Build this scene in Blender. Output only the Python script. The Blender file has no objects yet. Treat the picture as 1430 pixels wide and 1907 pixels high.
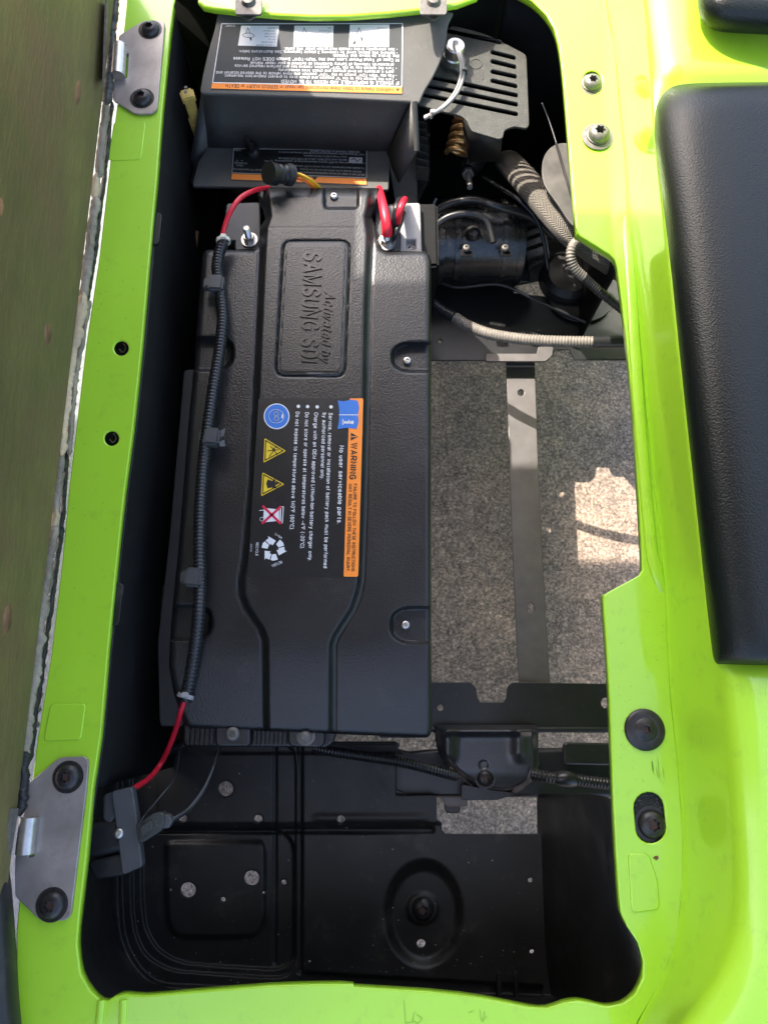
import bpy, bmesh, math, random
import numpy as np
from mathutils import Vector, Matrix
random.seed(7); np.random.seed(7)
R = math.radians
SC = bpy.context.scene
COL = SC.collection

# ------------------------------------------------------------------ camera, sky, sun, exposure
CAM_H = 0.85; TILT = R(15.0); FPX = 1377.0
PW, PH = 1430.0, 1907.0
cam = bpy.data.cameras.new("camera"); camo = bpy.data.objects.new("camera", cam); COL.objects.link(camo)
camo.location = (0, 0, CAM_H); camo.rotation_euler = (TILT, 0, 0)
cam.sensor_fit = 'VERTICAL'; cam.sensor_height = 36.0; cam.sensor_width = 27.0
cam.lens = 36.0 * FPX / PH; cam.clip_start = 0.01; cam.clip_end = 500
SC.camera = camo
SUN = Vector((-0.54, 0.60, 1.0)).normalized()          # towards the sun
elev = math.asin(SUN.z); azim = math.atan2(SUN.x, SUN.y)
wd = bpy.data.worlds.new("World"); SC.world = wd; wd.use_nodes = True
wn = wd.node_tree; bg = wn.nodes["Background"]
sky = wn.nodes.new("ShaderNodeTexSky"); sky.sky_type = 'NISHITA'; sky.sun_disc = False
sky.sun_elevation = elev; sky.sun_rotation = azim
sky.air_density = 0.75; sky.dust_density = 4.0; sky.ozone_density = 0.0
wn.links.new(sky.outputs[0], bg.inputs[0]); bg.inputs[1].default_value = 0.15
sl = bpy.data.lights.new("sun", 'SUN'); sl.energy = 2.2; sl.angle = R(0.5); sl.color = (1.0, 0.93, 0.82)
so = bpy.data.objects.new("sun", sl); COL.objects.link(so)
so.rotation_euler = SUN.to_track_quat('Z', 'Y').to_euler()
SC.view_settings.view_transform = 'Standard'; SC.view_settings.look = 'None'
SC.view_settings.exposure = 2.4; SC.view_settings.gamma = 1.0
SC.view_settings.use_curve_mapping = False
SC.render.engine = 'CYCLES'
SC.cycles.max_bounces = 10; SC.cycles.diffuse_bounces = 6
SC.cycles.use_denoising = True

# ------------------------------------------------------------------ places: where the sight line of a photo pixel meets a plane
ct, st = math.cos(TILT), math.sin(TILT)
def Wn(px, py, s):
    """s: height z, or (a, bx, by) for the plane z = a + bx x + by y; arrays welcome"""
    u = np.asarray(px, float) - PW/2; v = PH/2 - np.asarray(py, float)
    dx, dy, dz = u, v*ct + FPX*st, v*st - FPX*ct
    a, bx, by = s if isinstance(s, tuple) else (s, 0.0, 0.0)
    t = (a - CAM_H) / (dz - bx*dx - by*dy)
    return np.stack([t*dx, t*dy, CAM_H + t*dz], -1)
def W(px, py, s): return Vector(Wn(px, py, s))
def mpp(px, py, z): return float((CAM_H - z) / abs((PH/2-py)*st - FPX*ct))     # metres per pixel

# ------------------------------------------------------------------ materials
def new_mat(name):
    m = bpy.data.materials.new(name); m.use_nodes = True
    nt = m.node_tree; return m, nt, nt.nodes["Principled BSDF"]
def mat(name, col, rough=0.5, metal=0.0, coat=0.0, coatr=0.05, var=0.0, vscale=8.0, grain=0.0, gscale=700.0, stretch=None,
        rvar=0.0, dirt=None, dscale=30.0, damt=0.5, spec=0.5):
    m, nt, b = new_mat(name); N, L = nt.nodes.new, nt.links.new
    b.inputs["Base Color"].default_value = (*col, 1); b.inputs["Roughness"].default_value = rough
    b.inputs["Metallic"].default_value = metal; b.inputs["Coat Weight"].default_value = coat
    b.inputs["Coat Roughness"].default_value = coatr; b.inputs["Specular IOR Level"].default_value = spec
    tc = N("ShaderNodeTexCoord"); co = tc.outputs["Object"]
    if stretch:
        mp = N("ShaderNodeMapping"); mp.inputs["Scale"].default_value = stretch; L(co, mp.inputs[0]); co = mp.outputs[0]
    if var or rvar:
        n = N("ShaderNodeTexNoise"); n.inputs["Scale"].default_value = vscale; n.inputs["Detail"].default_value = 6; L(co, n.inputs[0])
        if var:
            r = N("ShaderNodeValToRGB"); e = r.color_ramp.elements
            e[0].position, e[1].position = 0.3, 0.72
            e[0].color = (*[c*(1-var) for c in col], 1); e[1].color = (*[min(1, c*(1+var)) for c in col], 1)
            L(n.outputs[0], r.inputs[0]); out = r.outputs[0]
            if dirt:
                n2 = N("ShaderNodeTexNoise"); n2.inputs["Scale"].default_value = dscale; n2.inputs["Detail"].default_value = 8
                n2.inputs["Roughness"].default_value = 0.7; L(co, n2.inputs[0])
                r2 = N("ShaderNodeValToRGB"); r2.color_ramp.elements[0].position = 0.55; r2.color_ramp.elements[1].position = 0.75
                r2.color_ramp.elements[1].color = (damt, damt, damt, 1); L(n2.outputs[0], r2.inputs[0])
                mx = N("ShaderNodeMix"); mx.data_type = 'RGBA'; L(r2.outputs[0], mx.inputs[0]); L(out, mx.inputs[6])
                mx.inputs[7].default_value = (*dirt, 1); out = mx.outputs[2]
            L(out, b.inputs["Base Color"])
        if rvar:
            mr = N("ShaderNodeMapRange"); mr.inputs[3].default_value = max(0.02, rough-rvar); mr.inputs[4].default_value = min(1, rough+rvar)
            L(n.outputs[0], mr.inputs[0]); L(mr.outputs[0], b.inputs["Roughness"])
    if grain:
        g = N("ShaderNodeTexNoise"); g.inputs["Scale"].default_value = gscale; g.inputs["Detail"].default_value = 3; L(tc.outputs["Object"], g.inputs[0])
        bp = N("ShaderNodeBump"); bp.inputs["Strength"].default_value = grain; bp.inputs["Distance"].default_value = 0.001
        L(g.outputs[0], bp.inputs["Height"]); L(bp.outputs[0], b.inputs["Normal"])
    return m
M = {}
M['green'] = mat("lime_paint", (0.365, 0.66, 0.026), 0.42, spec=0.35, coat=0.9, coatr=0.05, var=0.05, vscale=5, dirt=(0.13, 0.20, 0.035), dscale=38, damt=0.26)
nt = M['green'].node_tree; pb = nt.nodes["Principled BSDF"]; tcg = nt.nodes.new("ShaderNodeTexCoord")
ng = nt.nodes.new("ShaderNodeTexNoise"); ng.inputs["Scale"].default_value = 7; ng.inputs["Detail"].default_value = 8; ng.inputs["Roughness"].default_value = .7; nt.links.new(tcg.outputs["Object"], ng.inputs[0])
mg = nt.nodes.new("ShaderNodeMapRange"); mg.inputs[1].default_value = .35; mg.inputs[2].default_value = .7; mg.inputs[3].default_value = .03; mg.inputs[4].default_value = .22; nt.links.new(ng.outputs[0], mg.inputs[0]); nt.links.new(mg.outputs[0], pb.inputs["Coat Roughness"])
n2g = nt.nodes.new("ShaderNodeTexNoise"); n2g.inputs["Scale"].default_value = 60; n2g.inputs["Detail"].default_value = 2; nt.links.new(tcg.outputs["Object"], n2g.inputs[0])
bg_ = nt.nodes.new("ShaderNodeBump"); bg_.inputs["Strength"].default_value = .05; bg_.inputs["Distance"].default_value = .002; nt.links.new(n2g.outputs[0], bg_.inputs["Height"]); nt.links.new(bg_.outputs[0], pb.inputs["Coat Normal"])
M['battery'] = mat("battery_plastic", (0.013, 0.0128, 0.0130), 0.34, spec=0.55, var=0.25, vscale=14, grain=0.5, gscale=430, rvar=0.08, dirt=(0.052, 0.049, 0.045), dscale=17, damt=0.35)
M['emboss'] = mat("emboss_plastic", (0.013, 0.013, 0.0135), 0.34, spec=0.6, grain=0.15, gscale=900)
M['black'] = mat("black_plastic", (0.014, 0.0138, 0.0135), 0.45, spec=0.4, var=0.25, vscale=18, grain=0.15, gscale=500, rvar=0.15, dirt=(0.085, 0.075, 0.065), dscale=16, damt=0.5)
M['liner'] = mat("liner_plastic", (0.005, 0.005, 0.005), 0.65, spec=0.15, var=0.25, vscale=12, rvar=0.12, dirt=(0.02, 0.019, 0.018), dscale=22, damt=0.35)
M['steel_black'] = mat("black_coated_steel", (0.012, 0.0125, 0.014), 0.36, var=0.2, vscale=20, grain=0.06, gscale=300, rvar=0.1, dirt=(0.06, 0.055, 0.05), dscale=120, damt=0.4)
M['strap'] = mat("grey_strap_steel", (0.145, 0.134, 0.132), 0.52, metal=0.75, var=0.12, vscale=40, grain=0.2, gscale=900, spec=0.9)
M['hinge'] = mat("hinge_steel", (0.36, 0.32, 0.295), 0.42, metal=0.6, var=0.25, vscale=22, rvar=0.12, dirt=(0.16, 0.09, 0.05), dscale=35, damt=0.45)
M['chrome'] = mat("bright_steel", (0.55, 0.53, 0.50), 0.38, metal=1.0, var=0.15, vscale=120, rvar=0.1)
M['zinc'] = mat("zinc_steel", (0.14, 0.13, 0.115), 0.5, metal=0.4, var=0.25, vscale=160, rvar=0.1, dirt=(0.2, 0.13, 0.08), dscale=200, damt=0.5)
M['boltblack'] = mat("black_bolt", (0.030, 0.028, 0.028), 0.36, metal=0.4, var=0.3, vscale=150, rvar=0.1)
M['boltrust'] = mat("rusty_socket", (0.10, 0.06, 0.045), 0.7, var=0.4, vscale=300)
M['conduit'] = mat("black_loom", (0.016, 0.016, 0.018), 0.33, var=0.2, vscale=60)
M['conduitgrey'] = mat("dusty_loom", (0.17, 0.152, 0.13), 0.6, var=0.2, vscale=90, dirt=(0.12, 0.1, 0.08), dscale=60, damt=0.5)
M['red'] = mat("red_wire", (0.62, 0.015, 0.035), 0.38, var=0.1, vscale=60)
M['yellow'] = mat("yellow_wire", (0.75, 0.42, 0.02), 0.4)
M['orangewire'] = mat("orange_wire", (0.70, 0.16, 0.02), 0.4)
M['greywire'] = mat("grey_wire", (0.20, 0.195, 0.20), 0.4)
M['bluewire'] = mat("blue_connector", (0.03, 0.16, 0.22), 0.45)
M['beige'] = mat("beige_plastic", (0.50, 0.35, 0.09), 0.5, var=0.12, vscale=60)
M['nylon'] = mat("nylon_tie", (0.66, 0.62, 0.50), 0.45)
M['cover'] = mat("grey_cover_plastic", (0.088, 0.086, 0.080), 0.5, spec=0.35, var=0.1, vscale=16, grain=0.35, gscale=800, rvar=0.1, dirt=(0.16, 0.15, 0.14), dscale=80, damt=0.5)
M['vent'] = mat("vent_plate_plastic", (0.044, 0.045, 0.039), 0.55, spec=0.3, var=0.2, vscale=60, grain=0.5, gscale=500, dirt=(0.22, 0.2, 0.17), dscale=350, damt=0.55)
M['greyplastic'] = mat("grey_tray_plastic", (0.30, 0.28, 0.27), 0.5, var=0.1, vscale=60, grain=0.4, gscale=900)
M['darkgrey'] = mat("dark_grey_plastic", (0.055, 0.056, 0.058), 0.5, var=0.1, vscale=60, grain=0.2, gscale=600)
M['copper'] = mat("copper_coil", (0.50, 0.30, 0.12), 0.32, metal=0.85, var=0.3, vscale=200)
M['rust'] = mat("rust", (0.17, 0.075, 0.03), 0.8, var=0.4, vscale=120)
M['white'] = mat("white_print", (0.72, 0.72, 0.72), 0.55)
M['greyprint'] = mat("grey_print", (0.42, 0.42, 0.42), 0.55)
M['orange'] = mat("orange_print", (0.95, 0.27, 0.03), 0.45, var=0.06, vscale=40)
M['yelprint'] = mat("yellow_print", (0.80, 0.56, 0.02), 0.45)
M['blueprint'] = mat("blue_print", (0.03, 0.17, 0.55), 0.45)
M['redprint'] = mat("red_print", (0.62, 0.01, 0.05), 0.5)
M['blackprint'] = mat("black_print", (0.012, 0.012, 0.013), 0.45)
M['labelblack'] = mat("black_vinyl_label", (0.010, 0.0105, 0.0115), 0.36, var=0.15, vscale=60, grain=0.1, gscale=900, dirt=(0.06, 0.06, 0.06), dscale=70, damt=0.3)
M['labelgrey'] = mat("grey_vinyl_label", (0.052, 0.055, 0.058), 0.55, spec=0.25, var=0.08, vscale=50, grain=0.12, gscale=700)
M['panelblack'] = mat("pebbled_black_vinyl", (0.005, 0.0078, 0.0068), 0.36, spec=0.34, var=0.1, vscale=10, grain=0.6, gscale=480, rvar=0.06)
M['rubber'] = mat("grey_rubber", (0.075, 0.07, 0.062), 0.6, var=0.35, vscale=40)
M['foam'] = mat("torn_grey_vinyl", (0.275, 0.235, 0.175), 0.85, spec=0.15, var=0.55, vscale=28, stretch=(1, 0.4, 1), grain=0.9, gscale=260)
M['tanwood'] = mat("bare_wood_edge", (0.52, 0.40, 0.24), 0.8, var=0.35, vscale=34, stretch=(1, 0.25, 1), grain=0.8, gscale=240, dirt=(0.22, 0.10, 0.05), dscale=60, damt=0.8)
M['rawwood'] = mat("raw_wood", (0.20, 0.108, 0.048), 0.8, var=0.7, vscale=80, stretch=(1, 0.3, 1))
M['mat'] = mat("rubber_floor_mat", (0.115, 0.12, 0.135), 0.62, var=0.2, vscale=60, grain=0.9, gscale=330)
M['roof'] = mat("roof_plastic", (0.13, 0.128, 0.12), 0.6, var=0.04, vscale=3)

def ply_material():
    m, nt, b = new_mat("painted_plywood"); N, L = nt.nodes.new, nt.links.new
    tc = N("ShaderNodeTexCoord"); mp = N("ShaderNodeMapping"); mp.inputs["Scale"].default_value = (1, 0.35, 1); L(tc.outputs["Object"], mp.inputs[0])
    n = N("ShaderNodeTexNoise"); n.inputs["Scale"].default_value = 9; n.inputs["Detail"].default_value = 7; n.inputs["Roughness"].default_value = 0.62; L(mp.outputs[0], n.inputs[0])
    r = N("ShaderNodeValToRGB"); e = r.color_ramp.elements; e[0].position, e[1].position = 0.28, 0.75
    e[0].color = (0.078, 0.070, 0.022, 1); e[1].color = (0.175, 0.145, 0.048, 1); L(n.outputs[0], r.inputs[0])
    mp2 = N("ShaderNodeMapping"); mp2.inputs["Scale"].default_value = (30, 9, 60); L(tc.outputs["Object"], mp2.inputs[0])
    n2 = N("ShaderNodeTexNoise"); n2.inputs["Scale"].default_value = 4; n2.inputs["Detail"].default_value = 4; L(mp2.outputs[0], n2.inputs[0])
    r2 = N("ShaderNodeValToRGB"); r2.color_ramp.elements[0].position = 0.3; r2.color_ramp.elements[0].color = (0.62, 0.62, 0.6, 1)
    r2.color_ramp.elements[1].position = 0.62; r2.color_ramp.elements[1].color = (1.12, 1.1, 1.05, 1); L(n2.outputs[0], r2.inputs[0])
    mx = N("ShaderNodeMix"); mx.data_type = 'RGBA'; mx.blend_type = 'MULTIPLY'; mx.inputs[0].default_value = 0.3
    n5 = N("ShaderNodeTexNoise"); n5.inputs["Scale"].default_value = 5; n5.inputs["Detail"].default_value = 8; n5.inputs["Roughness"].default_value = 0.7; L(tc.outputs["Object"], n5.inputs[0])
    r5 = N("ShaderNodeValToRGB"); r5.color_ramp.elements[0].position = 0.48; r5.color_ramp.elements[1].position = 0.66; L(n5.outputs[0], r5.inputs[0])
    m5 = N("ShaderNodeMix"); m5.data_type = 'RGBA'; L(r5.outputs[0], m5.inputs[0]); L(r.outputs[0], m5.inputs[6]); m5.inputs[7].default_value = (0.135, 0.090, 0.038, 1)
    L(m5.outputs[2], mx.inputs[6]); L(r2.outputs[0], mx.inputs[7]); L(mx.outputs[2], b.inputs["Base Color"])
    b.inputs["Roughness"].default_value = 0.6
    bp = N("ShaderNodeBump"); bp.inputs["Strength"].default_value = 0.5; bp.inputs["Distance"].default_value = 0.002
    L(n2.outputs[0], bp.inputs["Height"]); L(bp.outputs[0], b.inputs["Normal"])
    return m
M['ply'] = ply_material()

def concrete_material():
    m, nt, b = new_mat("exposed_concrete"); N, L = nt.nodes.new, nt.links.new
    tc = N("ShaderNodeTexCoord")
    def ramp(src, p0, c0, p1, c1, mid=None):
        r = N("ShaderNodeValToRGB"); e = r.color_ramp.elements; e[0].position, e[1].position = p0, p1; e[0].color, e[1].color = (*c0, 1), (*c1, 1)
        if mid: k = e.new(mid[0]); k.color = (*mid[1], 1)
        L(src, r.inputs[0]); return r.outputs[0]
    def mul(a, c, f=1.0):
        x = N("ShaderNodeMix"); x.data_type = 'RGBA'; x.blend_type = 'MULTIPLY'; x.inputs[0].default_value = f; L(a, x.inputs[6]); L(c, x.inputs[7]); return x.outputs[2]
    def noise(sc, det, ro):
        n = N("ShaderNodeTexNoise"); n.inputs["Scale"].default_value = sc; n.inputs["Detail"].default_value = det; n.inputs["Roughness"].default_value = ro; L(tc.outputs["Object"], n.inputs[0]); return n.outputs[0]
    def cells(sc):
        v = N("ShaderNodeTexVoronoi"); v.inputs["Scale"].default_value = sc; L(tc.outputs["Object"], v.inputs[0])
        q = N("ShaderNodeSeparateColor"); L(v.outputs["Color"], q.inputs[0]); return q.outputs[0]
    fine = noise(165, 10, 0.85); mid_ = noise(42, 7, 0.72); big = noise(4.5, 6, 0.62)
    c = ramp(fine, 0.35, (0.075, 0.062, 0.055), 0.66, (0.80, 0.66, 0.55), (0.5, (0.315, 0.262, 0.228)))
    c = mul(c, ramp(cells(250), 0.0, (0.64, 0.63, 0.63), 1.0, (1.38, 1.32, 1.27)), 0.9)
    c = mul(c, ramp(cells(70), 0.0, (0.84, 0.83, 0.83), 1.0, (1.16, 1.13, 1.09)), 0.8)
    c = mul(c, ramp(mid_, 0.34, (0.72, 0.7, 0.7), 0.68, (1.22, 1.19, 1.15)))
    c = mul(c, ramp(big, 0.34, (0.70, 0.71, 0.73), 0.66, (1.25, 1.18, 1.08)))
    vc = N("ShaderNodeTexVoronoi"); vc.feature = 'DISTANCE_TO_EDGE'; vc.inputs["Scale"].default_value = 11
    wn_ = N("ShaderNodeTexNoise"); wn_.inputs["Scale"].default_value = 16; wn_.inputs["Detail"].default_value = 6; L(tc.outputs["Object"], wn_.inputs[0])
    wm = N("ShaderNodeMix"); wm.data_type = 'VECTOR'; wm.inputs[0].default_value = 0.12; L(tc.outputs["Object"], wm.inputs[4]); L(wn_.outputs[1], wm.inputs[5]); L(wm.outputs[1], vc.inputs[0])
    c = mul(c, ramp(vc.outputs[0], 0.0, (0.35, 0.33, 0.32), 0.022, (1, 1, 1)), 0.7)
    L(c, b.inputs["Base Color"]); b.inputs["Roughness"].default_value = 0.85
    bp = N("ShaderNodeBump"); bp.inputs["Strength"].default_value = 0.9; bp.inputs["Distance"].default_value = 0.003
    L(fine, bp.inputs["Height"]); L(bp.outputs[0], b.inputs["Normal"])
    return m
M['concrete'] = concrete_material()

def braid_material(name, dark, light):
    m, nt, b = new_mat(name); N, L = nt.nodes.new, nt.links.new
    uv = N("ShaderNodeUVMap")
    sp = N("ShaderNodeSeparateXYZ"); L(uv.outputs[0], sp.inputs[0])
    pp = N("ShaderNodeMath"); pp.operation = 'PINGPONG'; pp.inputs[1].default_value = 0.5; L(sp.outputs[0], pp.inputs[0])
    ad = N("ShaderNodeMath"); ad.operation = 'MULTIPLY_ADD'; ad.inputs[1].default_value = 1.0; L(pp.outputs[0], ad.inputs[0]); L(sp.outputs[1], ad.inputs[2])
    ml = N("ShaderNodeMath"); ml.operation = 'MULTIPLY'; ml.inputs[1].default_value = 4.6; L(ad.outputs[0], ml.inputs[0])
    mx = N("ShaderNodeMath"); mx.operation = 'PINGPONG'; mx.inputs[1].default_value = 0.5; L(ml.outputs[0], mx.inputs[0])
    m2 = N("ShaderNodeMath"); m2.operation = 'MULTIPLY'; m2.inputs[1].default_value = 2.0; L(mx.outputs[0], m2.inputs[0]); mx = m2
    r = N("ShaderNodeValToRGB"); r.color_ramp.elements[0].position = 0.35; r.color_ramp.elements[0].color = (*dark, 1)
    r.color_ramp.elements[1].position = 0.62; r.color_ramp.elements[1].color = (*light, 1); L(mx.outputs[0], r.inputs[0]); L(r.outputs[0], b.inputs["Base Color"])
    bp = N("ShaderNodeBump"); bp.inputs["Strength"].default_value = 0.8; bp.inputs["Distance"].default_value = 0.0015
    L(mx.outputs[0], bp.inputs["Height"]); L(bp.outputs[0], b.inputs["Normal"]); b.inputs["Roughness"].default_value = 0.7
    return m
M['braid'] = braid_material("braided_sleeve", (0.045, 0.04, 0.035), (0.24, 0.215, 0.18))
M['braiddark'] = braid_material("dark_braided_sleeve", (0.012, 0.013, 0.014), (0.05, 0.055, 0.06))

# ------------------------------------------------------------------ objects
def thing(name, label, cat, loc=(0, 0, 0), group=None):
    o = bpy.data.objects.new(name, None); COL.objects.link(o); o.empty_display_size = 0.02
    o.location = loc; o['label'] = label; o['category'] = cat
    if group: o['group'] = group
    return o
def wloc(o):
    v = Vector((0, 0, 0))
    while o is not None: v = v + o.location; o = o.parent
    return v
def link(name, me, m=None, parent=None, smooth=True, angle=35, label=None):
    """mesh data is in world coordinates; it is shifted so that a child sits on its parent's origin"""
    o = bpy.data.objects.new(name, me); COL.objects.link(o)
    if m is not None:
        me.materials.clear(); me.materials.append(m)
    if len(me.polygons):
        me.polygons.foreach_set('use_smooth', [smooth]*len(me.polygons))
        if smooth and angle < 180: me.set_sharp_from_angle(angle=R(angle))
    if parent is not None:
        me.transform(Matrix.Translation(-wloc(parent))); o.parent = parent
    if label: o['label'] = label
    me.update()
    return o
def mesh(verts, faces):
    me = bpy.data.meshes.new("mesh"); me.from_pydata([tuple(v) for v in verts], [], [tuple(f) for f in faces]); me.update()
    return me
def tag(o, label, cat, group=None):
    o['label'] = label; o['category'] = cat
    if group: o['group'] = group
    return o
class Buf:
    def __init__(s): s.v = []; s.f = []
    def add(s, verts, faces):
        n = len(s.v); s.v += [tuple(v) for v in verts]; s.f += [tuple(i+n for i in f) for f in faces]; return s
    def link(s, name, m, parent=None, **k):
        o = link(name, mesh(s.v, s.f), m, parent, **k)
        if name in ('white_lettering', 'black_lettering', 'scuff_marks', 'sign_drawings'): o['kind'] = 'stuff'
        return o

def rounded(pts, r, n=5):
    """polygon with its corners rounded; r is one radius or one per corner (same unit as pts)"""
    out = []; N = len(pts)
    for i, p in enumerate(pts):
        rr = r[i] if isinstance(r, (list, tuple)) else r
        p = np.array(p, float); a = np.array(pts[i-1], float)-p; b = np.array(pts[(i+1) % N], float)-p
        la, lb = np.linalg.norm(a), np.linalg.norm(b)
        q = min(rr, la*.48, lb*.48)
        if q <= 0: out.append(tuple(p)); continue
        A, B = p+a/la*q, p+b/lb*q
        for k in range(n+1):
            t = k/n; out.append(tuple((1-t)**2*A + 2*t*(1-t)*p + t*t*B))
    return out
def circle(cx, cy, rx, ry=None, n=24, rot=0):
    ry = ry or rx
    return [(cx+rx*math.cos(2*math.pi*k/n)*math.cos(rot)-ry*math.sin(2*math.pi*k/n)*math.sin(rot),
             cy+rx*math.cos(2*math.pi*k/n)*math.sin(rot)+ry*math.sin(2*math.pi*k/n)*math.cos(rot)) for k in range(n)]
def stadium(a, b, r, n=6):
    a, b = np.array(a, float), np.array(b, float); d = (b-a)/np.linalg.norm(b-a); nrm = np.array((-d[1], d[0]))
    th = math.atan2(nrm[1], nrm[0]); out = []
    for k in range(n+1): t = th + math.pi*k/n; out.append(tuple(a + r*np.array((math.cos(t), math.sin(t)))))
    for k in range(n+1): t = th + math.pi + math.pi*k/n; out.append(tuple(b + r*np.array((math.cos(t), math.sin(t)))))
    return out
def smooth_curve(pts, n=8, closed=False):
    P = [np.array(p, float) for p in pts]; out = []; N = len(P)
    rng = range(N if closed else N-1)
    for i in rng:
        if closed: p0, p1, p2, p3 = P[i-1], P[i], P[(i+1) % N], P[(i+2) % N]
        else: p0, p1, p2, p3 = P[max(i-1, 0)], P[i], P[i+1], P[min(i+2, N-1)]
        for k in range(n):
            t = k/n
            out.append(.5*((2*p1)+(p2-p0)*t+(2*p0-5*p1+4*p2-p3)*t*t+(3*p1-p0-3*p2+p3)*t**3))
    if not closed: out.append(P[-1])
    return out
def plate_mesh(outer, holes, s, th, bev=0.0008):
    """a flat plate with real thickness; outline in photo pixels met with plane s (its top face)"""
    a, bx, by = s if isinstance(s, tuple) else (s, 0, 0)
    cu = bpy.data.curves.new("c", 'CURVE'); cu.dimensions = '2D'; cu.fill_mode = 'BOTH'
    cu.extrude = max(th/2-bev, 1e-5); cu.bevel_depth = bev; cu.bevel_resolution = 2
    for lp in [outer]+list(holes):
        w = [W(p[0], p[1], s) for p in lp]
        sp = cu.splines.new('POLY'); sp.points.add(len(w)-1); sp.use_cyclic_u = True
        for q, p in zip(sp.points, w): q.co = (p.x, p.y, 0, 1)
    o = bpy.data.objects.new("c", cu); me = bpy.data.meshes.new_from_object(o)
    bpy.data.objects.remove(o); bpy.data.curves.remove(cu)
    n = len(me.vertices); co = np.empty(n*3); me.vertices.foreach_get('co', co); co = co.reshape(-1, 3)
    co[:, 2] += a + bx*co[:, 0] + by*co[:, 1] - th/2
    me.vertices.foreach_set('co', co.ravel()); me.update()
    return me
def plate(name, outer, holes, s, th, m, parent=None, bev=0.0008, **k):
    return link(name, plate_mesh(outer, holes, s, th, bev), m, parent, **k)
def tube_mesh(pts, rad, seg=10, n=6, ring=None, uvs=False, cap=True, flat=1.0):
    """swept tube; ring=(pitch, depth) makes it corrugated"""
    C = smooth_curve([tuple(p) for p in pts], n)
    if ring:
        C = np.array(C); d = np.r_[0, np.cumsum(np.linalg.norm(np.diff(C, axis=0), axis=1))]
        q = np.arange(0, d[-1], ring[0]/4); C = [np.array([np.interp(t, d, C[:, k]) for k in range(3)]) for t in q]
    T = [C[min(i+1, len(C)-1)]-C[max(i-1, 0)] for i in range(len(C))]; T = [t/(np.linalg.norm(t)+1e-12) for t in T]
    nr = np.cross(T[0], (0, 0, 1.0))
    if np.linalg.norm(nr) < 1e-4: nr = np.cross(T[0], (1.0, 0, 0))
    nr /= np.linalg.norm(nr); V = []; F = []
    for i, c in enumerate(C):
        nr = nr - T[i]*np.dot(nr, T[i]); nr /= np.linalg.norm(nr); bn = np.cross(T[i], nr)
        r = rad(i/(len(C)-1)) if callable(rad) else rad
        if ring: r = r - (ring[1] if i % 4 in (0, 1) else 0)
        for k in range(seg):
            t = 2*math.pi*k/seg; V.append(c + r*(math.cos(t)*nr + flat*math.sin(t)*bn))
    for i in range(len(C)-1):
        for k in range(seg):
            k2 = (k+1) % seg; F.append((i*seg+k, i*seg+k2, (i+1)*seg+k2, (i+1)*seg+k))
    if cap: F.append(tuple(range(seg))[::-1]); F.append(tuple((len(C)-1)*seg+k for k in range(seg)))
    me = mesh(V, F)
    if uvs:
        uv = me.uv_layers.new(name="UVMap"); L = np.r_[0, np.cumsum([np.linalg.norm(C[i+1]-C[i]) for i in range(len(C)-1)])]
        for p in me.polygons:
            for li in p.loop_indices:
                vi = me.loops[li].vertex_index; i, k = divmod(vi, seg)
                kk = k + (seg if (k == 0 and p.index % seg == seg-1) else 0)
                uv.data[li].uv = (kk/seg*9.0, L[i]/(2*math.pi*(rad if not callable(rad) else rad(.5)))*9.0)
    return me
def tube(name, pts, rad, m, parent=None, **k):
    ang = 80 if k.get('ring') else 60
    return link(name, tube_mesh(pts, rad, **k), m, parent, angle=ang)
def pxpath(pts): return [W(*p) for p in pts]
def box_mesh(c, size, bev=0.001, rot=None):
    bm = bmesh.new(); bmesh.ops.create_cube(bm, size=1.0)
    bmesh.ops.scale(bm, vec=size, verts=bm.verts)
    if bev: bmesh.ops.bevel(bm, geom=bm.edges[:], offset=bev, segments=2, affect='EDGES')
    if rot is not None: bmesh.ops.transform(bm, matrix=rot.to_4x4(), verts=bm.verts)
    bmesh.ops.translate(bm, vec=c, verts=bm.verts)
    me = bpy.data.meshes.new("box"); bm.to_mesh(me); bm.free(); return me
def lathe_mesh(prof, seg=28, c=(0, 0, 0), star=None, rot=None, cap=True):
    """prof: (r, z) from centre outwards; the first `star` rings get six lobes"""
    V = []; F = []
    for j, (r, z) in enumerate(prof):
        for k in range(seg):
            t = 2*math.pi*k/seg
            rr = r*(1+0.17*math.cos(6*t)) if star and j < star else r
            V.append(Vector((rr*math.cos(t), rr*math.sin(t), z)))
    for j in range(len(prof)-1):
        for k in range(seg):
            k2 = (k+1) % seg; F.append((j*seg+k, (j+1)*seg+k, (j+1)*seg+k2, j*seg+k2))
    if cap: F.append(tuple(range(seg)))
    if rot is not None: V = [rot @ v for v in V]
    return mesh([v+Vector(c) for v in V], F)
def loft_mesh(rows, flip=False):
    n = len(rows[0]); V = [p for r in rows for p in r]; F = []
    for i in range(len(rows)-1):
        for k in range(n-1):
            f = (i*n+k, i*n+k+1, (i+1)*n+k+1, (i+1)*n+k); F.append(f[::-1] if flip else f)
    return mesh(V, F)
def solidify(o, th, offset=-1):
    md = o.modifiers.new("thickness", 'SOLIDIFY'); md.thickness = th; md.offset = offset; return o
def subsurf(o, n=2):
    md = o.modifiers.new("smooth", 'SUBSURF'); md.levels = n; md.render_levels = n; return o
def prism(verts_bottom, verts_top):
    n = len(verts_bottom); V = list(verts_bottom)+list(verts_top)
    F = [tuple(range(n))[::-1], tuple(range(n, 2*n))] + [(i, (i+1) % n, n+(i+1) % n, n+i) for i in range(n)]
    return V, F

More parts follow.
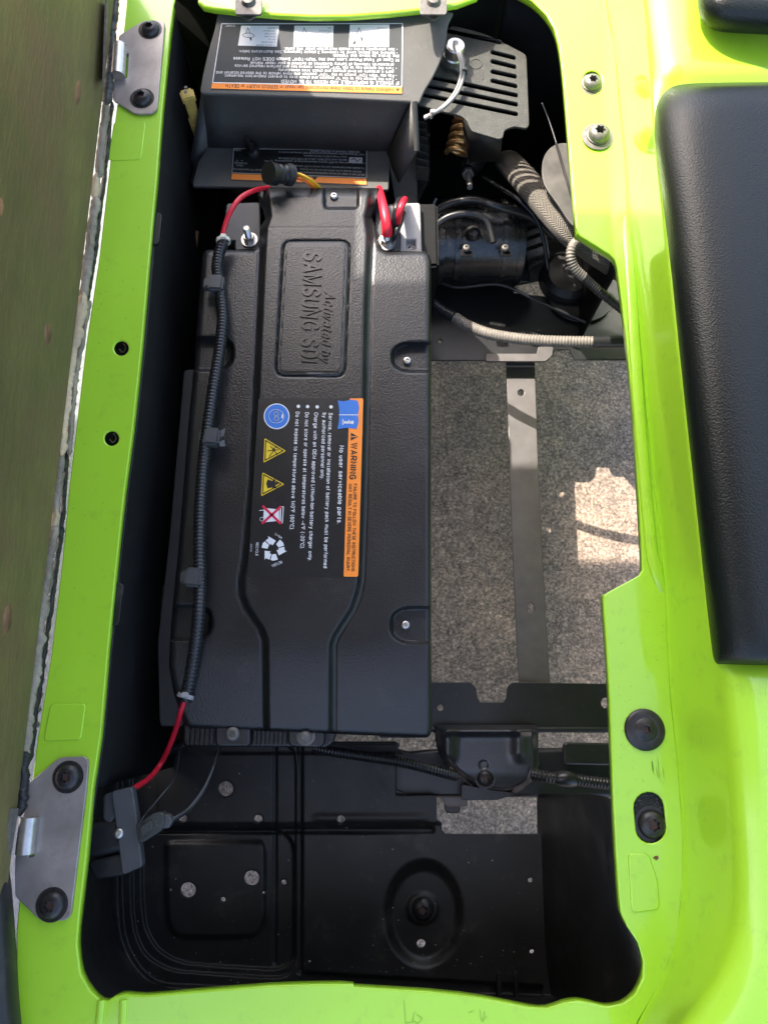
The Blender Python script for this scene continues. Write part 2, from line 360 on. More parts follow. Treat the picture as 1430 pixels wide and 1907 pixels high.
# signed distance to a polygon in pixels (negative inside)
def sdf(px, py, poly):
    P = np.array(poly, float); N = len(P); d = np.full(px.shape, 1e18); s = np.ones(px.shape)
    for i in range(N):
        a = P[i]; b = P[i-1]; e = b-a; wx, wy = px-a[0], py-a[1]
        t = np.clip((wx*e[0]+wy*e[1])/(e@e+1e-12), 0, 1); d = np.minimum(d, (wx-e[0]*t)**2+(wy-e[1]*t)**2)
        c1, c2, c3 = py >= a[1], py < b[1], e[0]*wy > e[1]*wx
        s = np.where((c1 & c2 & c3) | (~c1 & ~c2 & ~c3), -s, s)
    return s*np.sqrt(d)
def sstep(x): x = np.clip(x, 0, 1); return x*x*(3-2*x)

# ------------------------------------------------------------------ print: letters whose outline is laid out in pixels and met with the printed plane
GL = {}
_O = "o1.9,5.1 .5,4.4 0,2.5 .5,.6 1.9,-.1 3.3,.6 3.8,2.5 3.3,4.4"
_P = "0,0 0,7;~0,7 2.8,7 4.2,6.4 4.6,5.1 4.2,3.8 2.8,3.2 0,3.2"
_C = "o2.6,7.1 .8,6.2 0,3.5 .8,.8 2.6,-.1 4.4,.8 5.2,3.5 4.4,6.2"
for ln in ("""A 0,0 2.5,7 5,0;.9,2.3 4.1,2.3
B 0,0 0,7;~0,7 2.6,7 4,6.4 4.2,5.2 3.8,4 2.6,3.7 0,3.7;~0,3.7 2.8,3.7 4.4,3 4.6,1.8 4.2,.5 2.8,0 0,0
C ~4.8,5.2 4.2,6.5 2.6,7.1 .9,6.2 0,3.5 .9,.8 2.6,-.1 4.2,.5 4.8,1.8
D 0,0 0,7;~0,7 2.3,7 4,6 4.7,3.5 4,1 2.3,0 0,0
E 4.2,0 0,0 0,7 4.2,7;0,3.7 3.8,3.7
F 0,0 0,7 4,7;0,3.7 3.5,3.7
G ~4.7,5.3 4.1,6.5 2.6,7.1 .9,6.2 0,3.5 .9,.8 2.6,-.1 4.1,.4 4.9,1.4;4.9,.8 4.9,3.3 2.8,3.3
H 0,0 0,7;4.6,0 4.6,7;0,3.7 4.6,3.7
I 0,0 0,7
J ~3.2,7 3.2,2 2.8,.4 1.6,-.1 .4,.4 0,1.8
K 0,0 0,7;4.6,7 0,2.6;1.6,4.2 4.8,0
L 0,7 0,0 3.9,0
M 0,0 0,7 2.8,.6 5.6,7 5.6,0
N 0,0 0,7 4.5,0 4.5,7
O @C
P @P
Q @C;3.2,1.6 5.2,-.5
R @P;2.6,3.2 4.7,0
S ~4.3,5.4 3.7,6.6 2.3,7.1 .8,6.6 .2,5.4 .8,4.2 2.3,3.6 3.9,3 4.5,1.8 3.9,.5 2.3,-.1 .7,.4 0,1.8
T 2.3,0 2.3,7;0,7 4.6,7
U ~0,7 0,4.5 0,2.2 .6,.5 2.2,-.1 3.8,.5 4.4,2.2 4.4,4.5 4.4,7
V 0,7 2.4,0 4.8,7
W 0,7 1.7,0 3.4,7 5.1,0 6.8,7
X 0,0 4.6,7;0,7 4.6,0
Y 0,7 2.4,3.2 4.8,7;2.4,3.2 2.4,0
Z 0,7 4.4,7 0,0 4.4,0
a ~.3,3.9 .9,4.8 2.1,5.1 3.2,4.6 3.5,3.4 3.5,1.5 3.5,0;~3.5,2.9 1.6,2.6 .3,2.2 0,1.2 .5,.2 1.5,-.1 2.8,.4 3.5,1.5
b 0,0 0,7;@O
c ~3.5,3.7 3,4.8 1.8,5.1 .5,4.4 0,2.5 .5,.6 1.8,-.1 3,.2 3.6,1.4
d 3.8,0 3.8,7;@O
e .1,2.6 3.7,2.6;~3.7,2.6 3.3,4.4 1.9,5.1 .5,4.4 0,2.5 .5,.6 1.9,-.1 3,.2 3.6,1.2
f ~2.4,6.9 1.5,7 1,6.4 .9,5.4 .9,3 .9,0;0,5 2.3,5
g ~3.8,5 3.8,2 3.8,-.6 3.2,-1.8 1.8,-2.1 .4,-1.4;@O
h 0,0 0,7;~0,3.4 .7,4.7 2,5.1 3.1,4.6 3.5,3.3 3.5,1.5 3.5,0
i 0,0 0,5;0,6.3 0,7.1
j ~.8,5 .8,2 .8,-1.2 .3,-2 -.6,-2;.8,6.3 .8,7.1
k 0,0 0,7;3.2,5 0,1.9;1.2,3 3.5,0
l 0,0 0,7
m 0,0 0,5;~0,3.4 .6,4.7 1.7,5.1 2.6,4.5 2.8,3.4 2.8,1.5 2.8,0;~2.8,3.4 3.4,4.7 4.5,5.1 5.4,4.5 5.6,3.4 5.6,1.5 5.6,0
n 0,0 0,5;~0,3.4 .7,4.7 2,5.1 3.1,4.6 3.5,3.3 3.5,1.5 3.5,0
o @O
p 0,-2 0,5;@O
q 3.8,-2 3.8,5;@O
r 0,0 0,5;~0,3.2 .6,4.5 1.3,5 2.2,5
s ~3.1,3.9 2.6,4.9 1.6,5.1 .5,4.8 .1,3.8 .7,2.9 1.7,2.6 2.8,2.2 3.3,1.2 2.7,.2 1.6,-.1 .5,.2 0,1.2
t ~1,6.5 1,4 1,1.2 1.4,.1 2.4,.1;0,5 2.3,5
u ~0,5 0,3.4 0,1.6 .5,.3 1.7,-.1 2.9,.4 3.5,1.6;3.5,5 3.5,0
v 0,5 1.8,0 3.6,5
w 0,5 1.3,0 2.6,5 3.9,0 5.2,5
x 0,0 3.4,5;0,5 3.4,0
y 0,5 1.8,.2;~3.6,5 1.6,-.6 1,-1.8 0,-2
z 0,5 3.2,5 0,0 3.2,0
0 o2.2,7.1 .6,6.2 0,3.5 .6,.8 2.2,-.1 3.8,.8 4.4,3.5 3.8,6.2
1 .2,5.4 1.9,7 1.9,0
2 ~.2,5.2 .8,6.6 2.2,7.1 3.7,6.5 4.2,5.2 3.6,3.8 1.5,1.9 0,0;0,0 4.2,0
3 ~.2,5.6 .9,6.7 2.1,7.1 3.5,6.6 4,5.3 3.4,4.1 1.8,3.7;~1.8,3.7 3.6,3.2 4.2,1.9 3.6,.5 2.1,-.1 .7,.4 0,1.7
4 3.3,0 3.3,7 0,2 4.4,2
5 3.9,7 .8,7 .3,3.6;~.3,3.6 1.8,4.4 3.4,4 4.2,2.4 3.6,.6 2,-.1 .6,.4 0,1.5
6 ~3.9,5.8 3.2,6.9 2.1,7.1 .7,6 0,3.2 .6,.7 2.2,-.1 3.7,.6 4.2,2.2 3.7,3.8 2.2,4.4 .7,3.6 .1,2.2
7 0,7 4.2,7 1.5,0
8 o2.1,7.1 .6,6.6 .2,5.4 .7,4.2 2.1,3.7 3.5,4.2 4,5.4 3.6,6.6;o2.1,3.7 .5,3.1 0,1.8 .6,.4 2.1,-.1 3.6,.4 4.2,1.8 3.7,3.1
9 ~.3,1.2 1,.1 2.1,-.1 3.5,1 4.2,3.8 3.6,6.3 2,7.1 .5,6.4 0,4.8 .5,3.2 2,2.6 3.5,3.4 4.1,4.8
. 0,-.1 0,.7
, .2,.7 -.1,-1.2
: 0,-.1 0,.7;0,3.9 0,4.7
- 0,2.8 2.2,2.8
( ~1.6,7.6 .4,5.5 0,3 .4,.5 1.6,-1.8
) ~0,7.6 1.2,5.5 1.6,3 1.2,.5 0,-1.8
" 0,7 0,5;1.4,7 1.4,5
° o.9,7.1 .2,6.2 .9,5.3 1.6,6.2
• o.8,3.5 .3,2.8 .8,2.1 1.3,2.8
← 3.8,3 0,3;1.3,4.2 0,3 1.3,1.8""".split("\n")):
    ch, d = ln.split(" ", 1)
    d = d.replace("@O", _O).replace("@P", _P).replace("@C", _C); st_ = []
    for k in d.split(";"):
        t = k[0] if k[0] in "~o" else ""
        p = [tuple(float(q) for q in w.split(",")) for w in k.lstrip("~o").split()]
        st_.append((smooth_curve(p, 3, t == "o") if t else [np.array(q) for q in p], t == "o"))
    GL[ch] = st_
def font_mesh(s, wd, shear, ext):
    """strokes of even weight, mitred; (x, y, layer 0 or 1) per vertex"""
    V = []; F = []; x0 = 0.0; q = 0
    for ch in s:
        if ch == " ": x0 += 2.6+wd; continue
        g = GL[ch]; mx_ = max(p[0] for st_, c in g for p in st_)
        for P, closed in g:
            P = [np.array(p, float)+(x0, 0) for p in P]; n = len(P); base = len(V); q += 1
            for i in range(n):
                a = P[i]-P[i-1] if (i or closed) else P[1]-P[0]; b = (P[(i+1) % n]-P[i]) if (i < n-1 or closed) else P[i]-P[i-1]
                a = a/(np.linalg.norm(a)+1e-9); b = b/(np.linalg.norm(b)+1e-9); na, nb_ = np.array((-a[1], a[0])), np.array((-b[1], b[0]))
                m_ = na+nb_; l = np.linalg.norm(m_); m_ = m_/l if l > 1e-3 else na; k = min(1.7, 1/max(.3, m_@na))*wd/2
                for sg in (1, -1):
                    p = P[i]+sg*m_*k
                    for lay in ((1, 0) if ext else (1,)): V.append((p[0]+shear*p[1], p[1], lay+q*1e-3))
            c = 4 if ext else 2
            for i in range(n if closed else n-1):
                j = (i+1) % n; A, B = base+i*c, base+j*c
                if ext: F += [(A, A+2, B+2, B), (A+1, A, B, B+1), (A+2, A+3, B+3, B+2)]
                else: F.append((A, A+1, B+1, B))
            if ext and not closed: E = base+(n-1)*c; F += [(base+1, base+3, base+2, base), (E, E+2, E+3, E+1)]
        x0 += mx_+1.5+wd*.75
    return np.array(V), F
def tx(buf, s, p0, p1, cap, surf, dz=0.0006, bold=0.0, shear=0.0, ext=0.0):
    """p0 -> p1 is the run of the baseline, cap the pixel vector of a capital's height"""
    v, f = font_mesh(s, .85+bold*28, shear, ext > 0)
    x0, x1 = v[:, 0].min(), v[:, 0].max(); a = (v[:, 0]-x0)/(x1-x0); b = v[:, 1]/7.0
    px = p0[0]+(p1[0]-p0[0])*a+cap[0]*b; py = p0[1]+(p1[1]-p0[1])*a+cap[1]*b
    w = Wn(px, py, surf)
    w[:, 2] += dz + (ext*np.floor(v[:, 2]+.2) if ext else 0) + 2e-5*((v[:, 2] % 1)*1000 % 5)*(np.floor(v[:, 2]+.2) > 0)
    ar = 0.0
    for t in f[::1 if not ext else 3][:12]:
        q = w[list(t)]; ar += np.cross(q[1]-q[0], q[2]-q[0])[2]
    if ar < 0: f = [t[::-1] for t in f]
    buf.add(w, f)
def flat(buf, pts, surf, dz=0.0004):
    w = Wn([p[0] for p in pts], [p[1] for p in pts], surf); w[:, 2] += dz
    ar = sum(w[i-1][0]*w[i][1]-w[i][0]*w[i-1][1] for i in range(len(w)))
    idx = tuple(range(len(w))); buf.add(w, [idx if ar > 0 else idx[::-1]])
def stroke(buf, pts, wd, surf, dz=0.0006, closed=False):
    P = [np.array(p, float) for p in pts]
    if closed: P = P+[P[0]]
    for a, b in zip(P[:-1], P[1:]):
        d = b-a; l = np.linalg.norm(d)
        if l < 1e-6: continue
        d = d/l*wd/2; n = np.array((-d[1], d[0])); flat(buf, [a-d+n, b+d+n, b+d-n, a-d-n], surf, dz)

# ------------------------------------------------------------------ the ground
gz = -0.60
bm = bmesh.new(); bmesh.ops.create_grid(bm, x_segments=4, y_segments=4, size=60)
me = bpy.data.meshes.new("g"); bm.to_mesh(me); bm.free()
g = link("concrete_ground", me, M['concrete'], smooth=False); g.location.z = gz; g['kind'] = 'structure'

# ------------------------------------------------------------------ bolts (built once per kind, then copied)
def bolt_mesh(kind, r):
    if kind == 'dome':      # domed head with a six-lobed socket on a thin washer
        h = r*0.55
        prof = [(r*.05, h*.35), (r*.36, h*.35), (r*.38, h), (r*.52, h*.97), (r*.75, h*.80), (r*.92, h*.45), (r, h*.12), (r*1.0, 0), (r*1.25, 0), (r*1.25, -r*.06)]
        return lathe_mesh(prof, 30, star=3)
    if kind == 'pan':       # tall silver pan head standing on a wide washer
        prof = [(r*.03, r*.30), (r*.27, r*.30), (r*.29, r*.70), (r*.46, r*.67), (r*.60, r*.56), (r*.67, r*.40), (r*.67, r*.26), (r*.72, r*.24), (r*.72, r*.13), (r*1.0, r*.10), (r*1.0, 0)]
        return lathe_mesh(prof, 30, star=3)
    if kind == 'wide':      # wide black flange head with a stepped centre
        prof = [(r*.02, r*.12), (r*.16, r*.12), (r*.18, r*.30), (r*.30, r*.28), (r*.50, r*.2), (r*.56, r*.16), (r*.62, r*.17), (r*.86, r*.12), (r*.97, r*.06), (r, 0)]
        return lathe_mesh(prof, 36, star=3)
    if kind == 'small':
        prof = [(r*.05, r*.25), (r*.40, r*.25), (r*.43, r*.6), (r*.75, r*.58), (r*.95, r*.4), (r, r*.2), (r, -r*.3)]
        return lathe_mesh(prof, 20, star=3)
_bm = {}
def bolt(parent, kind, px, py, z, r, m, tiltx=0, tilty=0, label=None, name="bolt"):
    k = (kind, round(r, 4), m)
    if k not in _bm:
        me = bolt_mesh(kind, r); me.materials.append(M[m])
        if kind in ('dome', 'wide') and m == 'boltblack':
            me.materials.append(M['boltrust'])
            for p in me.polygons:
                if math.hypot(p.center.x, p.center.y) < r*(0.3 if kind == 'dome' else .16): p.material_index = 1
        me.polygons.foreach_set('use_smooth', [True]*len(me.polygons)); me.set_sharp_from_angle(angle=R(40)); _bm[k] = me
    o = bpy.data.objects.new(name, _bm[k]); COL.objects.link(o)
    o.parent = parent; o.location = W(px, py, z) - wloc(parent); o.rotation_euler = (tiltx, tilty, random.uniform(0, 6))
    if label: o['label'] = label
    return o

# ------------------------------------------------------------------ green bodywork
body = thing("golf_cart_body", "lime green painted cart bodywork framing the open seat compartment", "golf cart body", W(1150, 900, 0))
inner = [(330, -24), (322, 8), (315, 60), (300, 205), (290, 330), (276, 480), (262, 640), (245, 800), (229, 920), (214, 1060), (199, 1210),
         (185, 1370), (170, 1470), (158, 1600), (146, 1700), (141, 1760), (148, 1815), (166, 1848), (186, 1867), (203, 1867), (216, 1858), (236, 1855), (268, 1858),
         (360, 1850), (500, 1839), (600, 1836), (656, 1836), (657, 1841), (800, 1850), (900, 1862), (985, 1879), (1020, 1881), (1050, 1871), (1075, 1867), (1100, 1871), (1130, 1878),
         (1160, 1873), (1184, 1854), (1199, 1822), (1200, 1790), (1190, 1755), (1170, 1725), (1158, 1698), (1154, 1660), (1149, 1590), (1144, 1490), (1137, 1300),
         (1130, 1185), (1125, 1115), (1131, 1106), (1190, 1074), (1198, 1062), (1196, 1000), (1181, 760), (1166, 610), (1152, 500), (1146, 482), (1136, 472), (1080, 437), (1074, 424),
         (1066, 330), (1051, 150), (1043, 85), (1034, 52), (1018, 25), (992, 0), (960, -18), (940, -24)]
crease = [(1150, 1985), (1187, 1897), (1228, 1830), (1258, 1749), (1269, 1645), (1269, 1552), (1258, 1404), (1247, 1311), (1241, 1200), (1236, 1090), (1226, 1000),
          (1200, 760), (1182, 560), (1172, 470), (1167, 400), (1162, 300), (1150, 180), (1143, 90), (1132, 39), (1118, -60)]
outerL = [(244, -60), (232, 60), (222, 180), (210, 280), (187, 480), (163, 640), (150, 750), (132, 900), (118, 1050), (98, 1220), (72, 1380), (50, 1560), (33, 1740), (34, 1800), (38, 1907), (42, 1990)]
slot = stadium((1208, 1503), (1212, 1543), 31, 8)
holes = [inner, circle(226, 648, 16, 16, 28), circle(208, 816, 16, 16, 28), slot, circle(1102, 154, 22, 24, 28)]
plate("seat_flange", outerL+crease, holes, 0.0, 0.004, M['green'], body, bev=0.0016)
# thin lip that hangs from the edge of the opening
rows = []
ci = smooth_curve(inner[1:-1], 2)
for p in ci:
    a = W(p[0], p[1], -0.002); rows.append([a, a+Vector((0, 0, -0.006)), a+Vector((0, 0, -0.012))])
o = link("opening_lip", loft_mesh(rows), M['green'], body); solidify(o, 0.002, 0)
# black seal under the left edge
seal = [(x+2, y) for x, y in inner[3:15]]; sealo = [(x+(9 if 380 < y < 1500 else 3), y) for x, y in inner[3:15]]
plate("edge_seal", seal+sealo[::-1], [], -0.012, 0.004, M['black'], body)
for (x0, y0, y1) in ((283, 395, 455), (211, 1085, 1165)):
    f = lambda y: np.interp(y, [p[1] for p in inner[3:15]], [p[0] for p in inner[3:15]])
    plate("seal_clip", rounded([(f(y0)+4, y0), (f(y0)+17, y0+3), (f(y1)+17, y1-3), (f(y1)+4, y1)], 6), [], -0.010, 0.006, M['black'], body)
# the side that rises to the right of the flange, folded over into a ridge
ST = [((1118, -60), (1195, -60), (1250, -60), .0), ((1132, 39), (1201, 30), (1256, 25), .0), ((1143, 90), (1208, 90), (1264, 88), .0), ((1148, 148), (1213, 140), (1266, 135), .0),
      ((1150, 180), (1214, 176), (1262, 172), 1.), ((1162, 300), (1224, 300), (1275, 300), 1.), ((1167, 400), (1237, 400), (1290, 400), 1.), ((1172, 470), (1245, 480), (1298, 480), 1.),
      ((1182, 560), (1253, 560), (1306, 560), 1.), ((1200, 760), (1275, 760), (1328, 760), 1.), ((1226, 1000), (1301, 1000), (1354, 1000), 1.), ((1236, 1090), (1312, 1100), (1364, 1100), 1.),
      ((1240, 1180), (1322, 1190), (1375, 1195), 1.), ((1241, 1215), (1328, 1222), (1383, 1226), 1.), ((1243, 1250), (1338, 1250), (1393, 1250), 0.), ((1247, 1311), (1347, 1311), (1400, 1311), 0.), ((1258, 1404), (1354, 1404), (1408, 1404), 0.),
      ((1269, 1552), (1364, 1552), (1418, 1552), 0.), ((1269, 1645), (1369, 1650), (1426, 1655), 0.), ((1258, 1749), (1362, 1745), (1425, 1755), 0.), ((1228, 1830), (1330, 1822), (1398, 1848), 0.),
      ((1187, 1897), (1278, 1890), (1345, 1930), 0.), ((1150, 1985), (1230, 1975), (1290, 2030), 0.)]
rows = []
for C, T, K, rec in ST:
    C, T, K = map(np.array, (C, T, K)); zt = .092; zk = .092 if rec else .112
    L = lambda a, b, t: a+(b-a)*t
    pts = [(C, -.0035), (C+(T-C)*.02, .0005), (L(C, T, .10), .003), (L(C, T, .5), .045), (L(C, T, .90), .083), (T, zt), (L(T, K, .35), .092 if rec else .104), (K, zk)]
    D = np.array((1.0, .12 if K[1] > 1740 else 0.0))
    pts += [(K+D*60, .092 if rec else .113), (K+D*200, .086 if rec else .106), (K+D*420, .06)]
    rows.append([W(p[0], p[1], z) for p, z in pts])
o = link("side_ridge", loft_mesh(rows), M['green'], body, angle=180); subsurf(o, 3)
bm = bmesh.new(); bm.from_mesh(o.data); bmesh.ops.recalc_face_normals(bm, faces=bm.faces)
if sum(f.normal.z for f in bm.faces) < 0: bmesh.ops.reverse_faces(bm, faces=bm.faces)
bm.to_mesh(o.data); bm.free(); o.data.polygons.foreach_set('use_smooth', [True]*len(o.data.polygons))
# stiffening bead along the narrow part of the flange
bead = [(1166, 380, -.006), (1166, 420, -.001), (1169, 470, .0005), (1176, 560, .001), (1189, 760, .001), (1210, 1000, .001), (1219, 1055, .0005), (1231, 1095, -.002), (1243, 1140, -.008)]
tube("flange_bead", pxpath(bead), lambda t: .0072*min(1, .55+2.5*min(t, 1-t)), M['green'], body, seg=18, flat=0.55)
# green panel closing the far end of the opening
topg = [(372, -40), (373, 0), (381, 9), (400, 13), (445, 18), (520, 24), (584, 27), (650, 26), (720, 21), (790, 14), (850, 5), (885, -8), (900, -40)]
plate("end_panel", topg, [], -0.004, 0.01, M['green'], body, bev=0.004)
# raised pads and beads pressed into the flange
plate("pressed_pad", rounded([(213, 228), (270, 226), (262, 296), (203, 298)], 6), [], 0.0009, 0.0018, M['green'], body, bev=0.0008)
plate("pressed_pad", rounded([(96, 1312), (158, 1312), (149, 1376), (83, 1378)], 6), [], 0.0012, 0.0024, M['green'], body, bev=0.001)
plate("pressed_pad", rounded([(1172, 1592), (1206, 1592), (1222, 1640), (1226, 1692), (1178, 1698)], 8), [], 0.0016, 0.0032, M['green'], body, bev=0.0015)
plate("pressed_pad", rounded([(1290, 1565), (1345, 1565), (1360, 1720), (1300, 1730)], 12), [], (-.445, 1.05, 0), 0.003, M['green'], body, bev=0.0015) if False else None
for x0, x1 in ((189, 176), (230, 226)):
    tube("pressed_bead", [W(x0, 1862, .0), W((x0+x1)/2, 1930, .0), W(x1, 1995, 0)], 0.004, M['green'], body, seg=10, flat=.6)
# plugs seen in the round holes and under the slot
for x, y in ((226, 648), (208, 816)):
    plate("hole_plug", circle(x, y, 24, 24, 20), [], -0.012, 0.002, M['liner'], body)
    tube("plug_spring", [W(x+4, y-9, -.0105), W(x+9, y, -.008), W(x+3, y+8, -.0105), W(x-3, y+2, -.009)], .0008, M['zinc'], body, seg=6)
M['bracket'] = mat("bracket_steel", (0.021, 0.022, 0.026), 0.33, spec=0.7, var=0.15, vscale=20, grain=0.05, gscale=300, rvar=0.08, dirt=(0.35, 0.34, 0.33), dscale=420, damt=0.25)
M['motor'] = mat("glossy_motor_paint", (0.010, 0.0105, 0.010), 0.25, spec=0.6, var=0.3, vscale=60, rvar=0.1, dirt=(0.12, 0.11, 0.09), dscale=90, damt=0.4)
M['gritty'] = mat("gritty_black", (0.012, 0.012, 0.012), 0.8, var=0.3, vscale=300, grain=1.0, gscale=420, dirt=(0.42, 0.42, 0.40), dscale=420, damt=0.6)
plate("slot_pad", circle(1210, 1523, 48, 60, 24), [], -0.007, 0.003, M['gritty'], body)
plate("hole_pad", circle(1102, 156, 34, 34, 24), [], -0.006, 0.003, M['vent'], body)
bolt(body, 'pan', 1100, 160, -.003, .0185, 'zinc', label="dull silver bolt standing in a round recess")
bolt(body, 'pan', 1112, 256, .0008, .0215, 'zinc', label="dull silver bolt on a wide washer")
bolt(body, 'wide', 1200, 1359, .001, .0225, 'boltblack', label="wide black flange bolt")
bolt(body, 'dome', 1213, 1535, -.006, .0150, 'boltblack', label="black bolt low in an oval slot")
# small chips and scuffs in the paint
for (x, y, r) in ((1221, 1598, 4.0),):
    plate("paint_chip", [(x-5, y), (x-2, y-3), (x+3, y-4), (x+5, y), (x+1, y+4)], [], 0.0006, .0008, M['rust'], body, bev=.0002)
b = Buf()
for k in range(9):
    x = 1222+random.uniform(-10, 12); y = 1424+k*2.6+random.uniform(-6, 6); stroke(b, [(x, y-9), (x+2, y+8)], .8, 0.0003)
for k in range(26):
    x = random.uniform(1150, 1235); y = random.uniform(1120, 1500); stroke(b, [(x, y), (x+random.uniform(.8, 1.8), y+random.uniform(-.8, .8))], 1.2, 0.0003)
for k in range(30):
    y = random.uniform(420, 1390); xl = np.interp(y, [p[1] for p in outerL], [p[0] for p in outerL]); x = xl+random.uniform(8, 80)
    stroke(b, [(x, y), (x+random.uniform(.6, 2), y+random.uniform(-1, 1))], random.uniform(.8, 1.6), 0.0003)
for pts in ([(752, 1862), (755, 1905)], [(755, 1905), (770, 1903)], [(772, 1885), (768, 1900), (778, 1906), (786, 1896), (776, 1890)], [(872, 1886), (882, 1882)], [(893, 1880), (896, 1900)], [(902, 1884), (898, 1902), (906, 1892)]):
    stroke(b, pts, .9, 0.0003)
b.link("scuff_marks", mat("scuff", (0.19, 0.36, 0.03), .6), body, smooth=False)

for nm, a, b_ in (("rear_panel", (.60, -.30), (.60, 1.30)), ("far_side_panel", (-.36, 1.30), (.60, 1.30))):
    link(nm, box_mesh(((a[0]+b_[0])/2, (a[1]+b_[1])/2, -.20), (abs(b_[0]-a[0])+.006, abs(b_[1]-a[1])+.006, .44), .002), M['green'], body)
link("front_panel", box_mesh((-.366, .68, -.17), (.006, 1.2, .30), .002), M['green'], body)
# ------------------------------------------------------------------ cart roof: its edge draws the shade line across the compartment
roof = thing("cart_roof", "pale moulded cart roof held above the seat on four posts", "cart roof", (0, .6, 1.37))
RZ = 1.35; RY1 = 0.646+0.60*RZ
rp = rounded([(-1.62, -.16), (.47, -.16), (.47, RY1), (-1.62, RY1)], [.12, .12, .04, .04], 8)
V, F = prism([Vector((x, y, RZ)) for x, y in rp], [Vector((x*.97, .5+(y-.5)*.97, RZ+.04)) for x, y in rp])
link("canopy", mesh(V, F), M['roof'], roof)
for x, y in ((-1.56, .06), (.72, -.45), (-1.56, RY1-.06), (.66, RY1-.06)):
    link("post", box_mesh((x, y, .50), (.03, .03, 1.69), .006), M['black'], roof)

# ------------------------------------------------------------------ liner of the compartment
tub = thing("seat_box_liner", "black moulded liner walls around the seat compartment", "compartment liner", W(700, 300, -.4))
def wall_down(name, pts, depth, m, parent, z0=-.008, inset=0):
    rows = []
    for p in smooth_curve(pts, 3):
        a = W(p[0], p[1], z0); rows.append([a, a+Vector((inset*.5, 0, -depth*.5)), a+Vector((inset, 0, -depth))])
    o = link(name, loft_mesh(rows), M[m], parent); solidify(o, .004, 0); return o
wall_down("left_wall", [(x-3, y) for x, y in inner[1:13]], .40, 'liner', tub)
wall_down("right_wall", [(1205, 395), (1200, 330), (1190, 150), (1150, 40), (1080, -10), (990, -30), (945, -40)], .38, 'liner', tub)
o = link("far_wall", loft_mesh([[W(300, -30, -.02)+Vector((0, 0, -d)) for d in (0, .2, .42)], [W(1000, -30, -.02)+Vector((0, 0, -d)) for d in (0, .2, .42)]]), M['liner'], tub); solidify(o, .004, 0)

# ------------------------------------------------------------------ black moulded tray at the near end
tray = thing("storage_tray", "black moulded storage tray with drain holes at near end of compartment", "storage tray", W(600, 1700, -.33))
TZ = -0.31
x0, x1, y0, y1, stp = 140, 1036, 1384, 1886, 2.5
xs = np.r_[np.arange(x0, 813, stp), 813, np.arange(815, x1+.1, stp)]; ys = np.r_[np.arange(y0, 1553, stp), 1553, np.arange(1555, y1, stp)]
PX, PY = np.meshgrid(xs, ys); hz = np.zeros_like(PX)
nest = [[(222, 1380), (222, 1690), (228, 1750), (252, 1800), (290, 1836), (560, 1850), (1100, 1860), (1100, 1380)],
        [(244, 1380), (246, 1690), (252, 1740), (272, 1782), (318, 1808), (420, 1816), (553, 1824), (553, 1380)],
        [(263, 1545), (266, 1690), (272, 1732), (296, 1772), (340, 1794), (420, 1800), (548, 1808), (548, 1545)]]
for k, pg in enumerate(nest):
    pg = rounded(pg, 46)
    hz += (-.022 if k == 0 else -.007)*sstep((-sdf(PX, PY, pg)+2)/(8 if k == 0 else 5))
pg = [(302, 1562), (492, 1562), (500, 1580), (500, 1715), (480, 1750), (330, 1752), (306, 1720)]
hz += .006*sstep((-sdf(PX, PY, rounded(pg, 24)))/12)
hz += -.006*sstep((7-np.abs(PX-559))/6)*sstep((1815-PY)/8)
hz += -.003*sstep((6-np.abs(PX-512))/6)*sstep((1800-PY)/8)*sstep((PY-1380)/8)
hz += -.006*sstep((9-np.abs(PY-1546))/8)*sstep((PX-255)/10)*sstep((812-PX)/10)+.003*sstep((PY-1400)/6)*sstep((1538-PY)/8)*sstep((PX-290)/8)
hz += .002*sstep((12-np.abs(PY-1523))/12)*sstep((PX-575)/20)*sstep((805-PX)/20)
e = np.sqrt(((PX-789)/72)**2+((PY-1702)/98)**2); hz += -.012*sstep((1.08-e)/.30)
e2 = np.hypot(PX-787, PY-1692); hz += .003*sstep((34-e2)/10)
hz += -.010*sstep((PY-(1808+(PX-560)*.058))/5)*sstep((PX-560)/6)*sstep((1012-PX)/4) + .03*sstep((PY-(1840+(PX-560)*.035))/26)*sstep((PX-540)/20)
drill = [(421, 1469, 14), (351, 1657, 14), (469, 1635, 14), (341, 1524, 7.5), (481, 1525, 8), (635, 1526, 8), (784, 1757, 8), (416, 1675, 4.5), (529, 1643, 5), (987, 1639, 4.5), (990, 1772, 4), (318, 1657, 2.6), (492, 1662, 2.6), (577, 1790, 2.0)]
QX, QY = PX.copy(), PY.copy()
for cx, cy, r in drill:
    d = np.hypot(QX-cx, QY-cy); k = (np.abs(d-r) < stp*.75) & (d > .3)
    QX[k] = cx+(QX[k]-cx)*r/d[k]; QY[k] = cy+(QY[k]-cy)*r/d[k]
Vt = np.empty((*PX.shape, 3)); t = Wn(QX, QY, TZ+0.0)
zz = TZ+hz; u = QX-PW/2; v = PH/2-QY; dx, dy, dz = u, v*ct+FPX*st, v*st-FPX*ct; tt = (zz-CAM_H)/dz
Vt = np.stack([tt*dx, tt*dy, zz], -1).reshape(-1, 3)
win = [(813, 1380), (1005, 1380), (1005, 1553), (830, 1553), (823, 1545), (822, 1536), (813, 1526)]
cxm, cym = (QX[:-1, :-1]+QX[1:, 1:]+QX[1:, :-1]+QX[:-1, 1:])/4, (QY[:-1, :-1]+QY[1:, 1:]+QY[1:, :-1]+QY[:-1, 1:])/4
keep = (sdf(cxm, cym, win) > 0) & ~((cxm > 738) & (cxm < 813) & (cym < 1482)) & ~((cxm > 1005) & (cym < 1553))
for cx, cy, r in drill: keep &= np.hypot(cxm-cx, cym-cy) > r
nx = PX.shape[1]; ii, jj = np.nonzero(keep); base = ii*nx+jj
